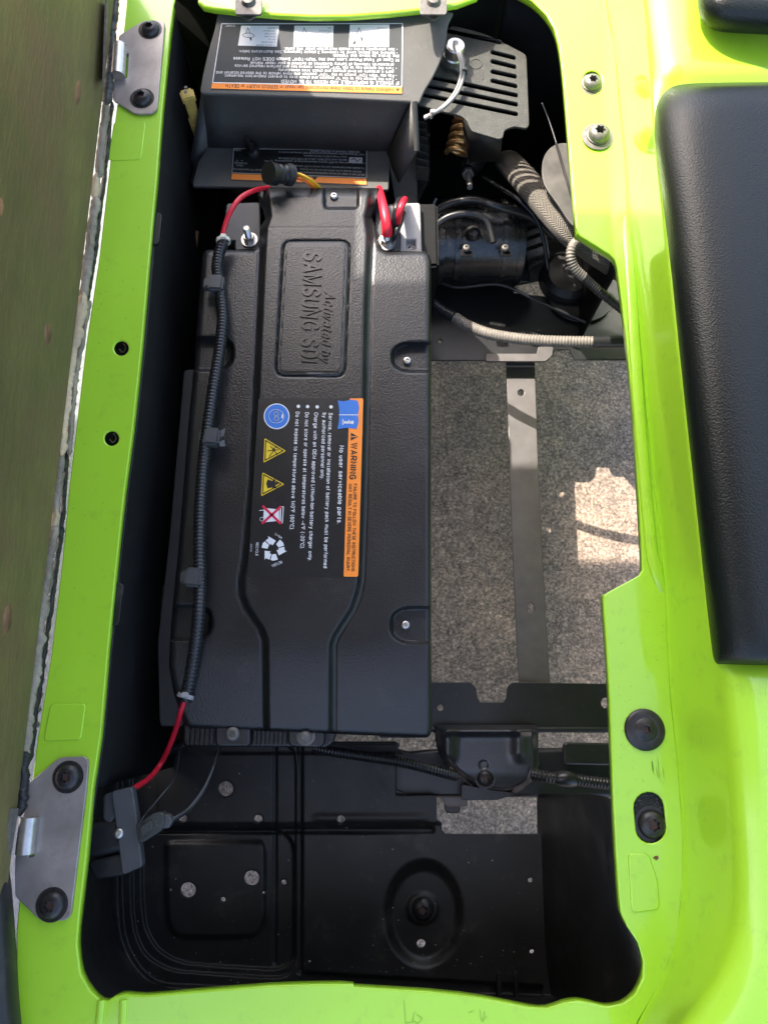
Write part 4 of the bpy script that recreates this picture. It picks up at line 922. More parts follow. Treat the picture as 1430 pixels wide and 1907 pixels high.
# instruction label on the cover
X = lambda a: 320+a/2.648
Y = lambda a: a/2.648
il = link("instruction_label", plate_mesh([(X(240), Y(114)), (X(1142), Y(112)), (X(1138), Y(466)), (X(192), Y(440))], [], (CS[0]+.0005, 0, CS[2]), .0006, .0001), M['labelgrey'], box)
IS = (CS[0]+.0005, 0, CS[2]); b = Buf()
stroke(b, [(X(247), Y(118)), (X(1137), Y(117)), (X(1134), Y(428)), (X(202), Y(408))], 1.7, IS, .0004, closed=True)
for q in ([(343, 128), (530, 128), (518, 231), (327, 226)], [(605, 128), (798, 128), (793, 233), (600, 231)], [(878, 123), (1073, 122), (1070, 233), (874, 232)]): flat(b, [(X(x), Y(y)) for x, y in q], IS, .0004)
for s_, xa, xb, ya, yb, c, bo in (("IF VEHICLE IS INOPERABLE AND NEEDS TO BE MOVED:", 1120, 537, 404, 396, 5.8, .02),
        ("• Turn the ignition key to the \"N\" position and check tires to prevent inadvertent movement.", 1108, 258, 388, 368, 5.0, .006),
        ("• Flip the \"RUN-TOW\" switch to the \"TOW\" position and move vehicle to the desired location and", 1108, 221, 369, 353, 5.0, .006),
        ("park it properly on level ground and check tires immediately.", 1093, 522, 351, 341, 5.0, .006),
        ("• Turn the ignition key to the \"OFF\" position, remove key and perform required service", 1108, 312, 333, 320, 5.0, .006),
        ("procedures following all Safety Guidelines as outlined in your repair manual.", 1093, 385, 315, 306, 5.0, .006),
        ("IN Case of Total Power Loss and the \"RUN-TOW\" Switch DOES NOT Release", 1120, 305, 292, 284, 5.2, .016),
        ("the Brake to Move the Vehicle:", 1120, 792, 272, 269, 5.2, .016),
        ("• Remove this plastic cover by removing 3 plastic fasteners. See illustrations below.", 1112, 330, 257, 249, 5.0, .006),
        ("• See emergency brake release instruction under this panel.", 1112, 556, 240, 236, 5.0, .01)):
    tx(b, s_, (X(xa), Y(ya)), (X(xb), Y(yb)), (0, c), IS, bold=bo)
tx(b, "610687", (X(312), Y(126)), (X(265), Y(126)), (0, 2.6), IS)
b.link("white_lettering", M['white'], il, smooth=False)
b = Buf(); flat(b, [(X(199), Y(411)), (X(1134), Y(431)), (X(1134), Y(462)), (X(195), Y(437))], IS, .0004); b.link("orange_band", M['orange'], il, smooth=False)
b = Buf()
tx(b, "WARNING: Failure to follow these instructions can result in SERIOUS INJURY or DEATH", (X(1096), Y(437)), (X(268), Y(416)), (0, 5.8), IS, bold=.014)
flat(b, [(X(1104), Y(438)), (X(1122), Y(438)), (X(1113), Y(455))], IS, .0006)
for cx, rows_ in ((330, ("To secure reinstall", "in place press", "down on", "center stem", "until flush", "with head of", "fastener")), (603, ("To secure reinstall", "all fasteners align", "up then lower", "through", "holes in", "shroud cover", "and")), (880, ("Insert screw", "of driver", "into recess", "and twist", "When raised", "fastener", "is removed"))):
    for k, s_ in enumerate(rows_):
        n = len(s_)*4.9
        tx(b, s_, (X(cx+182), Y(222-k*14)), (X(cx+182-n), Y(221-k*14)), (0, 3.0), IS, dz=.0007)
for c0, sh in ((378, 0), (655, 1), (925, 2)):
    stroke(b, [(X(c0+a), Y(175+q)) for a, q in smooth_curve([(-28, 0), (-10, -10), (14, -8), (30, 4), (12, 12), (-14, 10)], 3, True)], .9, IS, .0007, closed=True)
    stroke(b, [(X(c0-12), Y(168)), (X(c0-2), Y(138)), (X(c0+10), Y(166))], .9, IS, .0007)
    if sh != 1: flat(b, [(X(c0+4), Y(184)), (X(c0+18), Y(192)), (X(c0+12), Y(206))], IS, .0007)
    if sh == 2: flat(b, [(X(c0+4), Y(190)), (X(c0+20), Y(216)), (X(c0+14), Y(220))], IS, .0007); flat(b, [(X(c0-36), Y(220)), (X(c0-22), Y(196)), (X(c0-16), Y(218))], IS, .0007)
b.link("black_lettering", M['blackprint'], il, smooth=False)
# label on the lower panel
SP = -.1545
sl_ = link("switch_label", plate_mesh([(X(300), Y(730)), (X(966), Y(738)), (X(964), Y(916)), (X(291), Y(890))], [], SP, .0006, .0001), M['labelblack'], box)
b = Buf(); stroke(b, [(X(306), Y(733)), (X(961), Y(742)), (X(960), Y(878)), (X(298), Y(853))], 1.3, SP, .0004, closed=True)
for s_, xa, xb, ya, yb in (("REVERSE, FORWARD or NEUTRAL position.", 925, 680, 746, 743), ("• WAIT 30 seconds after reconnecting batteries BEFORE turning key switch to", 955, 528, 760, 748),
        ("occur if key is left in the ON position.", 862, 650, 772, 766), ("battery wires. ELECTRICAL ARC or BATTERY EXPLOSION can", 862, 525, 787, 778), ("• ALWAYS turn key to OFF before disconnecting or reconnecting", 955, 510, 803, 790),
        ("• To disable electrical system, turn key switch to OFF and remove battery wires.", 955, 500, 828, 812), ("SERIOUS damage to the vehicle and will void the warranty.", 935, 630, 845, 832), ("• DO NOT alter or tamper with the unit. Unauthorized modification can cause", 955, 600, 860, 846), ("Small - Always select \"TOW\" position before towing", 480, 305, 838, 832),
        ("RUN", 350, 320, 814, 812), ("STORAGE", 372, 310, 803, 800), ("TOW", 498, 470, 806, 805), ("← 1", 352, 322, 790, 789), ("610688", 345, 312, 738, 737)):
    tx(b, s_, (X(xa), Y(ya)), (X(xb), Y(yb)), (0, 2.9), SP, bold=.012)
flat(b, [(X(875), Y(776)), (X(940), Y(778)), (X(938), Y(806)), (X(873), Y(803))], SP, .0004)
stroke(b, circle(X(492), Y(797), 2.4, 2.4, 10), .9, SP, closed=True); stroke(b, [(X(478), Y(796)), (X(460), Y(795))], 1.2, SP)
b.link("white_lettering", M['greyprint'], sl_, smooth=False)
b = Buf(); flat(b, [(X(297), Y(857)), (X(960), Y(882)), (X(960), Y(911)), (X(294), Y(885))], SP, .0004); b.link("orange_band", M['orange'], sl_, smooth=False)
b = Buf(); tx(b, "WARNING", (X(690), Y(873)), (X(560), Y(868)), (0, 6), SP, bold=.02); flat(b, [(X(688), Y(870)), (X(722), Y(871)), (X(705), Y(890))], SP, .0006); tx(b, "610-ENG", (X(950), Y(888)), (X(905), Y(886)), (0, 3), SP)
stroke(b, [(X(885), Y(790)), (X(900), Y(782)), (X(912), Y(798)), (X(930), Y(786))], 1.4, SP, .0007)
b.link("black_lettering", M['blackprint'], sl_, smooth=False)
# toggle switch
tg = link("switch_boot", lathe_mesh([(.0035, .022), (.006, .018), (.0075, .008), (.011, .005), (.013, 0)], 20, W(470, 283, SP)), M['black'], box)
tube("toggle_lever", [W(470, 283, SP+.015), W(464, 268, SP+.032), W(458, 253, SP+.046)], lambda t: .0033-.001*t, M['black'], box, seg=10)
# two fold-over clips on the far edge of the cover
M['clipsteel'] = mat("brown_grey_steel", (0.10, 0.092, 0.082), 0.5, metal=0.3, var=0.3, vscale=150, dirt=(0.2, 0.16, 0.12), dscale=220, damt=0.4)
for x in (463, 807):
    c = thing("retaining_clip", "grey folded metal clip on the cover edge, " + ("the one nearer the beige connector" if x < 600 else "the one nearer the slotted plate"), "clip", W(x, 10, .012), "clips on the cover edge")
    plate("clip_plate", rounded([(x-24, -22), (x+24, -22), (x+24, 22), (x+22, 26), (x-22, 26), (x-24, 22)], 2), [], .0125, .003, M['clipsteel'], c)
    plate("clip_fold", rounded([(x-22, 22), (x+22, 22), (x+12, 29), (x, 37), (x-12, 29)], 4), [], .006, .003, M['clipsteel'], c)
    link("clip_rivet", lathe_mesh([(.002, .006), (.008, .005), (.0105, 0)], 20, W(x, 3, .0126)), M['clipsteel'], c)

bc = thing("beige_connector", "beige two-pin wire connector standing beside the controller box", "connector", W(360, 200, -.1))
A0, A1 = W(350, 178, -.045), W(370, 243, -.14); dirv = (A1-A0)
rt = dirv.to_track_quat('Z', 'Y').to_matrix()
link("connector_body", box_mesh(A0.lerp(A1, .5), (.0155, .0125, dirv.length), .002, rt), M['beige'], bc)
hd = link("connector_head", box_mesh(A0.lerp(A1, .03), (.020, .016, .016), .0025, rt), M['beige'], bc)
for k in (-1, 1): link("pin_hole", lathe_mesh([(.0002, .0), (.0024, 0), (.0024, -.001)], 12, A0+Vector((-.001, k*.0042, .0092))+Vector((0, .002, 0))), M['blackprint'], hd)
link("connector_shroud", box_mesh(A0.lerp(A1, .85), (.0195, .016, .034), .002, rt), M['beige'], bc)
for k, m_ in enumerate(('greywire', 'beige')):
    tube("lead_wire", pxpath([(370+k*3, 250, -.15), (378+k*2, 262, -.16), (370+k*3, 275, -.18), (366+k*4, 300, -.2)]), .0018, M[m_], bc, seg=7)
bl = thing("blue_wire_tap", "small blue wire connector in the shade left of the controller box", "connector", W(372, 300, -.18))
link("tap_body", box_mesh(W(374, 297, -.18), (.014, .022, .010), .002, Matrix.Rotation(R(12), 3, 'Z')), M['bluewire'], bl)
link("tap_latch", box_mesh(W(374, 294, -.174), (.008, .010, .004), .001, Matrix.Rotation(R(12), 3, 'Z')), M['bluewire'], bl)
tube("tap_wire", pxpath([(372, 305, -.18), (368, 325, -.18), (364, 345, -.2)]), .004, M['greywire'], bl, seg=8)

# ------------------------------------------------------------------ slotted plate, knob, coil, heat sink
vp = thing("slotted_plate", "grey slotted plastic plate in sunlight beside the controller cover", "vent plate", W(890, 150, -.08))
VS = -.062
vo = rounded([(842, 48), (900, 62), (937, 80), (979, 102), (984, 232), (980, 238), (957, 234), (938, 241), (935, 256), (928, 258), (878, 243), (872, 225), (858, 214), (818, 205), (770, 190), (770, 120), (800, 90)], [4, 20, 10, 8, 4, 4, 6, 6, 4, 4, 6, 10, 10, 30, 4, 4, 4], 4)
sl = [stadium((832, 58), (930, 78), 4.2), stadium((917, 97), (957, 107), 4.9), stadium((917, 114), (958, 124), 4.9), stadium((917, 133), (959, 142), 4.9), stadium((917, 150), (960, 160), 4.9),
      stadium((794, 141), (961, 177), 5.0), stadium((790, 158), (961, 194), 5.0), stadium((788, 176), (961, 212), 5.0)]
plate("slotted_sheet", vo, sl, VS, .004, M['vent'], vp, bev=.001)
plate("mould_ring", circle(886, 118, 12, 10, 26), [circle(886, 118, 10, 8, 26)], VS+.0008, .0016, M['vent'], vp, bev=.0003)
for x, y in ((886, 95), (898, 140)): plate("mould_tick", [(x-1.3, y-8), (x+1.3, y-8), (x+1.3, y+8), (x-1.3, y+8)], [], VS+.0008, .0016, M['vent'], vp, bev=.0003)
o = link("plate_return", loft_mesh([[W(862, 218, VS-.002), W(866, 270, VS-.07)], [W(880, 243, VS-.002), W(876, 300, VS-.08)], [W(935, 257, VS-.002), W(930, 300, VS-.08)]]), M['black'], vp); solidify(o, .003, 0)
kb = thing("silver_sensor", "round silver sensor on an oval flange screwed to the slotted plate", "sensor", W(846, 110, VS))
plate("oval_flange", smooth_curve([(830, 84), (848, 80), (862, 100), (866, 118), (858, 135), (846, 128), (824, 118), (818, 100)], 5, True), [circle(829, 82, 3, 3, 10)], VS+.0045, .004, M['zinc'], kb, bev=.001)
link("sensor_can", lathe_mesh([(.001, .026), (.004, .026), (.0042, .0285), (.0125, .0285), (.0145, .026), (.0145, .012), (.0160, .010), (.0160, 0)], 30, W(842, 113, VS+.004), rot=Matrix.Rotation(R(6), 3, 'Y')), M['chrome'], kb)
wz = thing("tied_grey_leads", "pair of grey wires cable-tied across the slotted plate", "wire", W(850, 150, -.07))
for k in (0, 1):
    tube("grey_lead", pxpath([(846+k*4, 78, -.028), (852+k*4, 96, -.022), (859+k*4, 125, -.034), (856+k*5, 150, -.046), (843+k*5, 178, -.048), (818+k*3, 204, -.052), (790, 221-k*3, -.06)]), .0025, M['greywire'], wz, seg=8)
tie(861, 136, -.042, R(0), .0048, 'black', wz, .004); tie(803, 214, -.054, R(60), .004, 'greyplastic', wz, .004)
cl = thing("copper_coil", "copper coloured coil spring below the slotted plate", "coil spring", W(853, 255, -.2))
pts = []
a0, a1 = W(868, 218, -.13), W(850, 288, -.15); ax = (a1-a0).normalized(); e1 = ax.cross(Vector((0, 0, 1))).normalized(); e2 = ax.cross(e1)
for k in range(0, 5*14+1):
    t = k/(5*14); an = 2*math.pi*k/14; pts.append(a0.lerp(a1, t)+.0165*(math.cos(an)*e1+math.sin(an)*e2))
tube("coil_wire", pts, .0042, M['copper'], cl, seg=8, n=2)
sb = thing("threaded_stud_bolt", "silver threaded stud with nut hanging in the dark recess", "stud bolt", W(870, 330, -.2))
c = W(871, 322, -.19); d_ = Vector((0, -.35, -.94)).normalized(); rt = d_.to_track_quat('Z', 'Y').to_matrix()
prof = [(.0001, .046), (.0042, .046)]
for k in range(14): prof += [(.0050, .044-.0028*k), (.0043, .0426-.0028*k)]
rt2 = Vector((0, -.85, .35)).normalized().to_track_quat('Z', 'Y').to_matrix()
link("stud_shank", lathe_mesh(prof, 14, c, rot=rt2), M['zinc'], sb)
V, F = prism([c+rt2 @ Vector((.010*math.cos(k*math.pi/3), .010*math.sin(k*math.pi/3), -.002)) for k in range(6)], [c+rt2 @ Vector((.010*math.cos(k*math.pi/3), .010*math.sin(k*math.pi/3), .006)) for k in range(6)])
link("nut", mesh(V, F), M['zinc'], sb, angle=20)
tube("dark_post", pxpath([(903, 248, -.19), (890, 285, -.2), (873, 318, -.2)]), lambda t: .026-.012*t, M['black'], sb, seg=16)
hs = thing("finned_heat_sink", "dark finned heat sink between controller box and coil", "heat sink", W(785, 290, -.2))
plate("sink_base", [(770, 200), (800, 200), (800, 330), (770, 390)], [], -.2, .01, M['black'], hs)
for k in range(7):
    y = 238+k*14; a = W(776, y-1, -.17); q = W(794+k*.7, y+4, -.17)
    link("fin", box_mesh((a+q)/2, ((q-a).length, .003, .03), .0006, Matrix.Rotation(math.atan2((q-a).y, (q-a).x), 3, 'Z')), M['vent'], hs)
mt = thing("motor_housing", "dark motor housing low under the slotted plate", "motor housing", W(880, 460, -.3))
tube("housing_drum", [W(806, 448, -.285), W(890, 450, -.285), W(968, 452, -.285)], .072, M['motor'], mt, seg=40, n=3)
for x in (818, 846, 930, 958):
    a = W(x, 450, -.285); link("housing_ring", lathe_mesh([(.071, -.004), (.0755, -.004), (.0755, .004), (.071, .004)], 40, a, rot=Matrix.Rotation(R(90), 3, 'Y'), cap=False), M['motor'], mt, angle=30)
for x in (868, 940):
    link("terminal_lug", box_mesh(W(x, 472, -.218), (.020, .018, .005), .0015, Matrix.Rotation(R(-25), 3, 'X')), M['steel_black'], mt)
    bolt(mt, 'small', x, 462, -.209, .006, 'zinc')
plate("sun_stripe_bracket", rounded([(968, 405), (1010, 392), (1024, 480), (985, 500)], 5), [stadium((978, 428), (1000, 420), 4), stadium((980, 446), (1004, 437), 4), stadium((983, 464), (1008, 455), 4)], -.27, .005, M['motor'], mt, bev=.001)  # added bracket; its slots are shaped after stripes of sunlight beside the motor
link("housing_cap", lathe_mesh([(.004, .012), (.010, .010), (.013, .004), (.014, 0)], 20, W(880, 436, -.216)), M['boltblack'], mt)
plate("housing_foot", rounded([(800, 490), (980, 490), (985, 522), (800, 524)], 6), [], -.32, .01, M['steel_black'], mt, bev=.003)
mc = thing("motor_cables", "black cables looping over the motor housing below slotted plate", "cable", W(900, 400, -.2))
tube("thick_cable", pxpath([(806, 395, -.2), (840, 378, -.19), (884, 372, -.18), (930, 386, -.18), (985, 402, -.2), (1030, 440, -.24)]), .0065, M['conduit'], mc, seg=12)
tube("thick_cable", pxpath([(800, 430, -.2), (832, 405, -.185), (872, 398, -.18), (905, 412, -.19), (918, 452, -.2)]), .0055, M['conduit'], mc, seg=12)
tube("thin_cable", pxpath([(900, 330, -.2), (935, 352, -.18), (965, 372, -.18), (1004, 420, -.2), (1020, 500, -.25)]), .003, M['conduit'], mc, seg=10)
tube("thin_cable", pxpath([(806, 520, -.3), (850, 535, -.3), (930, 530, -.29), (1000, 560, -.3), (1090, 600, -.3)]), .003, M['conduit'], mc, seg=10)
cup = thing("rubber_cup", "round black rubber cup on the deck plate by the bent thin loom", "rubber cup", W(1050, 510, -.34))
link("cup_body", lathe_mesh([(.001, .018), (.012, .017), (.014, .020), (.040, .016), (.050, .006), (.052, -.015)], 36, W(1058, 515, -.345)), M['black'], cup)
plate("cup_plate", circle(1082, 558, 58, 40, 36, .1), [], -.352, .003, M['steel_black'], cup, bev=.001)

# ------------------------------------------------------------------ hoses and looms at the right
hz_ = thing("braided_hose", "thick braided hose curving down under the green flange", "braided hose", W(1040, 400, -.15))
tube("braided_sleeve", pxpath([(945, 300, -.24), (968, 325, -.185), (1000, 362, -.16), (1030, 398, -.15), (1062, 432, -.15), (1110, 468, -.17), (1175, 510, -.2)]), .0235, M['braid'], hz_, seg=26, n=14, uvs=True, flat=.75)
flp = thing("rubber_flap", "grey rubber flap tucked against the flange above the braided hose", "rubber flap", W(1040, 330, -.1))
fl = smooth_curve([(1012, 300), (1028, 274), (1056, 268), (1082, 290), (1092, 400), (1070, 420), (1040, 380), (1014, 340)], 5, True)
plate("flap_sheet", fl, [], (-.115, .0, .0), .004, M['rubber'], flp, bev=.0015)
gw = thing("thin_black_wire", "thin black wire sticking up beside the sunlit flange", "wire", W(1035, 280, -.08))
tube("wire_strand", pxpath([(1009, 192, -.03), (1022, 225, -.05), (1036, 268, -.06)]), .0007, M['greywire'], gw, seg=6); tube("wire_sleeve", pxpath([(1035, 266, -.06), (1050, 318, -.07), (1066, 372, -.08), (1080, 410, -.1)]), .002, M['black'], gw, seg=8)
tl = thing("thin_bent_loom", "thin grey corrugated loom bent below the braided hose", "wire loom", W(1080, 490, -.15))
tube("dusty_sleeve", pxpath([(1078, 446, -.13), (1066, 458, -.125), (1062, 478, -.13), (1070, 500, -.14), (1088, 518, -.15)]), .0077, M['conduitgrey'], tl, seg=12, n=12, ring=(.0042, .0012))
tube("clean_sleeve", pxpath([(1086, 516, -.149), (1110, 538, -.16), (1140, 562, -.17), (1185, 598, -.18)]), .0075, M['conduit'], tl, seg=12, n=12, ring=(.0042, .0012))
bl2 = thing("dusty_wire_loom", "long dusty grey corrugated loom sweeping from battery to right flange", "wire loom", W(950, 620, -.27))
LL = -.225
tube("clean_sleeve", pxpath([(780, 545, -.275), (806, 566, -.268), (828, 582, -.262), (848, 592, -.256)]), .0092, M['conduit'], bl2, seg=14, n=12, ring=(.0048, .0013))
tube("dusty_sleeve", pxpath([(846, 591, -.256), (870, 606, -.25), (905, 620, -.24), (950, 629, -.228), (1000, 634, -.219), (1050, 636, -.212), (1105, 637, -.206)]), .0094, M['conduitgrey'], bl2, seg=14, n=12, ring=(.0048, .0013))
tube("taped_end", pxpath([(1103, 637, -.206), (1140, 637, -.204), (1200, 634, -.2)]), .0098, M['conduit'], bl2, seg=14, n=6)
ll = thing("low_wire_loom", "black corrugated loom running behind the pressed bracket", "wire loom", W(900, 1430, -.33))
tube("corrugated_sleeve", pxpath([(585, 1392, -.30), (620, 1400, -.29), (680, 1409, -.29), (740, 1418, -.29), (800, 1432, -.29), (850, 1446, -.31)]), .0078, M['conduit'], ll, seg=12, n=12, ring=(.0046, .0013))
tube("corrugated_sleeve", pxpath([(990, 1442, -.30), (1020, 1447, -.29), (1070, 1452, -.29), (1110, 1457, -.29), (1165, 1464, -.29)]), .0088, M['conduit'], ll, seg=12, n=12, ring=(.0046, .0013))
lt = tube("tape_wrap", pxpath([(1035, 1450, -.288), (1055, 1450, -.286), (1072, 1454, -.288)]), lambda t: .0085+.003*math.sin(math.pi*t), M['conduit'], ll, seg=14, n=8)
rl = thing("left_floor_loom", "short black corrugated loom low in the shade left of the battery", "wire loom", W(330, 1395, -.3))
tube("corrugated_sleeve", pxpath([(250, 1405, -.3), (300, 1398, -.29), (350, 1385, -.27)]), .0085, M['conduit'], rl, seg=12, n=12, ring=(.0046, .0013))
ww = thing("multi_coloured_wires", "bundle of thin coloured wires deep in the gap left of battery", "wire", W(320, 880, -.3))
for k, (m_, dy_) in enumerate((('red', 0), ('greywire', 6), ('red', 12), ('orangewire', 20))):
    tube("thin_wire", pxpath([(285, 880+dy_, -.33), (310, 878+dy_*.8, -.31), (345, 884+dy_, -.3)]), .0016, M[m_], ww, seg=6)
rr = thing("rusty_rod", "rusty steel rod standing in the gap left of the battery", "rod", W(358, 500, -.25))
tube("rod_shaft", pxpath([(366, 430, -.22), (360, 480, -.24), (352, 560, -.27), (345, 620, -.3)]), .0048, M['rust'], rr, seg=10)
sd = thing("steel_rod", "thin pale steel rod slanting beside the grey tongue", "rod", W(795, 400, -.2))
tube("rod_shaft", pxpath([(812, 370, -.2), (795, 405, -.21), (782, 430, -.22)]), .0024, M['greywire'], sd, seg=8)

# ------------------------------------------------------------------ relay box at the left near corner
rx = thing("relay_box", "dark grey relay box with plugged connector hanging under the left flange", "relay box", W(228, 1550, -.12))
RZ_ = -.048
fp = rounded([(210, 1477), (244, 1469), (252, 1520), (262, 1612), (230, 1626), (222, 1560)], 3)
plate("box_face", fp, [], RZ_, .014, M['darkgrey'], rx, bev=.002)
plate("box_back", rounded([(196, 1484), (214, 1480), (216, 1510), (205, 1530), (196, 1525)], 5), [], RZ_-.006, .02, M['darkgrey'], rx, bev=.003)
plate("box_barrel", rounded([(164, 1545), (215, 1540), (222, 1575), (168, 1588)], 6), [], RZ_-.004, .03, M['black'], rx, bev=.008)
plate("box_lug", rounded([(168, 1610), (226, 1595), (228, 1626), (180, 1634)], 5), [], RZ_-.004, .02, M['black'], rx, bev=.003)
bolt(rx, 'small', 222, 1552, RZ_-.0, .0058, 'chrome', name="screw")
cn = plate("wire_plug", rounded([(256, 1538), (286, 1518), (303, 1516), (304, 1530), (297, 1546), (262, 1568)], 3), [], RZ_+.004, .014, M['vent'], rx, bev=.002)
plate("plug_latch", rounded([(262, 1541), (280, 1530), (284, 1542), (264, 1556)], 2), [], RZ_+.008, .005, M['greyplastic'] if False else M['vent'], rx, bev=.001)
plate("plug_seal", rounded([(300, 1520), (313, 1520), (318, 1530), (312, 1540), (299, 1540)], 3), [], RZ_+.001, .012, M['darkgrey'], rx, bev=.002)
for k in (0, 1):
    tube("plug_wire", pxpath([(306, 1531+k*4, RZ_), (328, 1521+k*4, RZ_-.01), (352, 1505+k*4, RZ_-.03), (380, 1468+k*5, RZ_-.05), (398, 1428, RZ_-.07), (411+k*3, 1385, RZ_-.09)]), .0015, M['darkgrey'] if k == 0 else M['conduit'], rx, seg=8)
tube("thin_wire", pxpath([(258, 1535, RZ_+.006), (272, 1515, RZ_+.006), (300, 1482, RZ_), (325, 1450, RZ_-.02), (335, 1400, RZ_-.06)]), .0011, M['conduit'], rx, seg=6)

# ------------------------------------------------------------------ hinges on the left rail
def hinge(label, pts, rad, barrel, bolts, slotp, leaf2):
    h = bpy.data.objects.new("seat_hinge", None); COL.objects.link(h); h.empty_display_size = .02; h.parent = body; h.location = W(*np.mean(pts, 0), 0)-wloc(body); h["label"] = label
    plate("hinge_leaf", rounded(pts, rad, 5), [slotp], .0045, .004, M['hinge'], h, bev=.0009)
    a, b_ = barrel
    tube("hinge_barrel", [W(*a, .011), W((a[0]+b_[0])/2, (a[1]+b_[1])/2, .011), W(*b_, .011)], .0095, M['chrome'], h, seg=24)
    for x, y in bolts: bolt(h, 'dome', x, y, .0048, .0135, 'boltblack')
    o = link("upright_leaf", mesh(*leaf2), M['zinc'], h); return h
def upleaf(p):
    P0 = [W(*q) for q in p]; n = Vector((-.003, 0, 0)); return prism(P0, [q+n for q in P0])
hinge("dark steel seat hinge with clean bolts near the controller box end",
      [(223, 66), (266, 40), (306, 38), (304, 70), (292, 203), (283, 210), (252, 211), (210, 184), (214, 140)], [4, 6, 8, 4, 10, 4, 8, 6, 2],
      ((224, 86), (220, 142)), ((280, 55), (265, 183)), rounded([(228, 100), (241, 98), (238, 145), (225, 147)], 2),
      upleaf([(203, 20, .02), (195, 145, .02), (195, 160, .05), (200, 0, .06)]))
hinge("dark steel seat hinge with rust stained bolt near the relay box end",
      [(52, 1462), (112, 1412), (156, 1410), (164, 1416), (160, 1470), (131, 1704), (122, 1713), (76, 1713), (30, 1668), (30, 1600), (46, 1515)], [4, 8, 8, 8, 4, 10, 6, 10, 6, 2, 2],
      ((55, 1522), (47, 1590)), ((127, 1447), (97, 1685)), rounded([(60, 1524), (73, 1521), (65, 1596), (52, 1598)], 2),
      upleaf([(36, 1505, .02), (22, 1592, .02), (4, 1594, .034), (22, 1506, .034)]))

# ------------------------------------------------------------------ the raised seat: plywood base seen edge-on at the left
seat = thing("raised_seat_base", "raised seat with worn olive plywood underside and torn vinyl edge at left", "seat base", (-.39, .4, .02))
bx = -.3855
sh = [(-.42, .018), (1.06, .018), (1.10, .10), (1.185, .33), (1.195, .50), (1.165, .56), (-.42, .56)]
V, F = prism([Vector((bx, y, z)) for y, z in sh][::-1], [Vector((bx-.014, y, z)) for y, z in sh][::-1]); link("plywood_board", mesh(V, F), M['ply'], seat, smooth=False)
V, F = prism([Vector((bx-.0145, y, z)) for y, z in sh][::-1], [Vector((bx-.11, .4+(y-.4)*.98, .29+(z-.29)*.94)) for y, z in sh][::-1]); link("seat_cushion", mesh(V, F), M['panelblack'], seat, smooth=False)
# gouges where fasteners tore out: each an oval of bare wood
for (px, py, ly, lz) in ((146, 172, .021, .009), (90, 622, .016, .010), (15, 1152, .018, .011), (1, 385, .012, .008)):
    u = px-PW/2; v = PH/2-py; dx, dy, dz = u, v*ct+FPX*st, v*st-FPX*ct; t = bx/dx; y = t*dy; z = CAM_H+t*dz
    rim = [(math.cos(2*math.pi*k/18)*(1+.12*math.sin(5*k)), math.sin(2*math.pi*k/18)*(1+.1*math.cos(3*k))) for k in range(18)]
    V = [Vector((bx+.0016, y, z))] + [Vector((bx+.0012, y+ly*a*.6, z+lz*b_*.6)) for a, b_ in rim] + [Vector((bx-.0005, y+ly*a, z+lz*b_)) for a, b_ in rim]
    F = [(0, 1+k, 1+(k+1) % 18) for k in range(18)] + [(1+k, 19+k, 19+(k+1) % 18, 1+(k+1) % 18) for k in range(18)]
    link("wood_gouge", mesh(V, F), M['rawwood'], seat)
# torn edge: ragged rolls of vinyl and bare wood along the lower edge of the board
edge = lambda y: np.interp(y, [-60, 0, 180, 320, 470, 560, 700, 830, 950, 1060, 1200, 1330, 1420, 1540], [238, 214, 198, 184, 165, 152, 125, 114, 106, 90, 70, 52, 40, 28])
def strip(name, y0, y1, wfun, off, m, z=.012, thick=.0035, seed=0, stepy=3):
    rnd = np.random.RandomState(seed); ysn = np.arange(y0, y1+.1, stepy); n = len(ysn)
    def nz(a, sc):
        k = max(2, int(n/sc)); return np.interp(np.arange(n), np.linspace(0, n-1, k), rnd.uniform(-1, 1, k))*a
    w1, w2, zz = nz(.3, 9)+nz(.22, 3)+nz(.1, 1), nz(.32, 8)+nz(.28, 2.6)+nz(.14, 1), nz(.0025, 4)+nz(.001, 1); rows = []
    for i, y in enumerate(ysn):
        tp = min(1, (i+.4)/3, (n-i-.6)/3); w = wfun(y)*tp*(.78 if name != 'vinyl_flap' else 1.15); c = edge(y)+off
        L_, R_ = c-w*(.5+w1[i]*.5), c+w*(.5+w2[i]*.5)
        q = [(L_, z), (L_+(R_-L_)*.18, z+thick*.8), (L_+(R_-L_)*.5, z+thick+zz[i]), (L_+(R_-L_)*.82, z+thick*.5+zz[i]*.5), (R_, z-thick)]
        rows.append([W(x, y, zq) for x, zq in q])
    o = link(name, loft_mesh(rows), M[m], seat, angle=60); subsurf(o, 1); solidify(o, .0025, 0); return o
strip("torn_vinyl_edge", -50, 196, lambda y: 20, 2, 'vent', seed=1); strip("torn_vinyl_edge", 186, 330, lambda y: 17, 1, 'foam', seed=2); strip("torn_vinyl_edge", 322, 372, lambda y: 15, -2, 'tanwood', seed=3)
strip("torn_vinyl_edge", 366, 560, lambda y: 18, 2, 'foam', seed=4)
strip("torn_vinyl_edge", 545, 850, lambda y: 30-8*abs(y-700)/150, 2, 'tanwood', seed=5); strip("torn_vinyl_edge", 560, 850, lambda y: 9, 16, 'foam', seed=15, z=.006)
strip("torn_vinyl_edge", 842, 965, lambda y: 14, 0, 'foam', seed=6); strip("torn_vinyl_edge", 950, 985, lambda y: 16, 0, 'tanwood', seed=16); strip("torn_vinyl_edge", 975, 1115, lambda y: 17, 0, 'foam', seed=7)
strip("torn_vinyl_edge", 1105, 1305, lambda y: 26, 0, 'foam', seed=8); strip("bare_wood_strip", 1120, 1300, lambda y: 11, -10, 'tanwood', seed=9, z=.016)
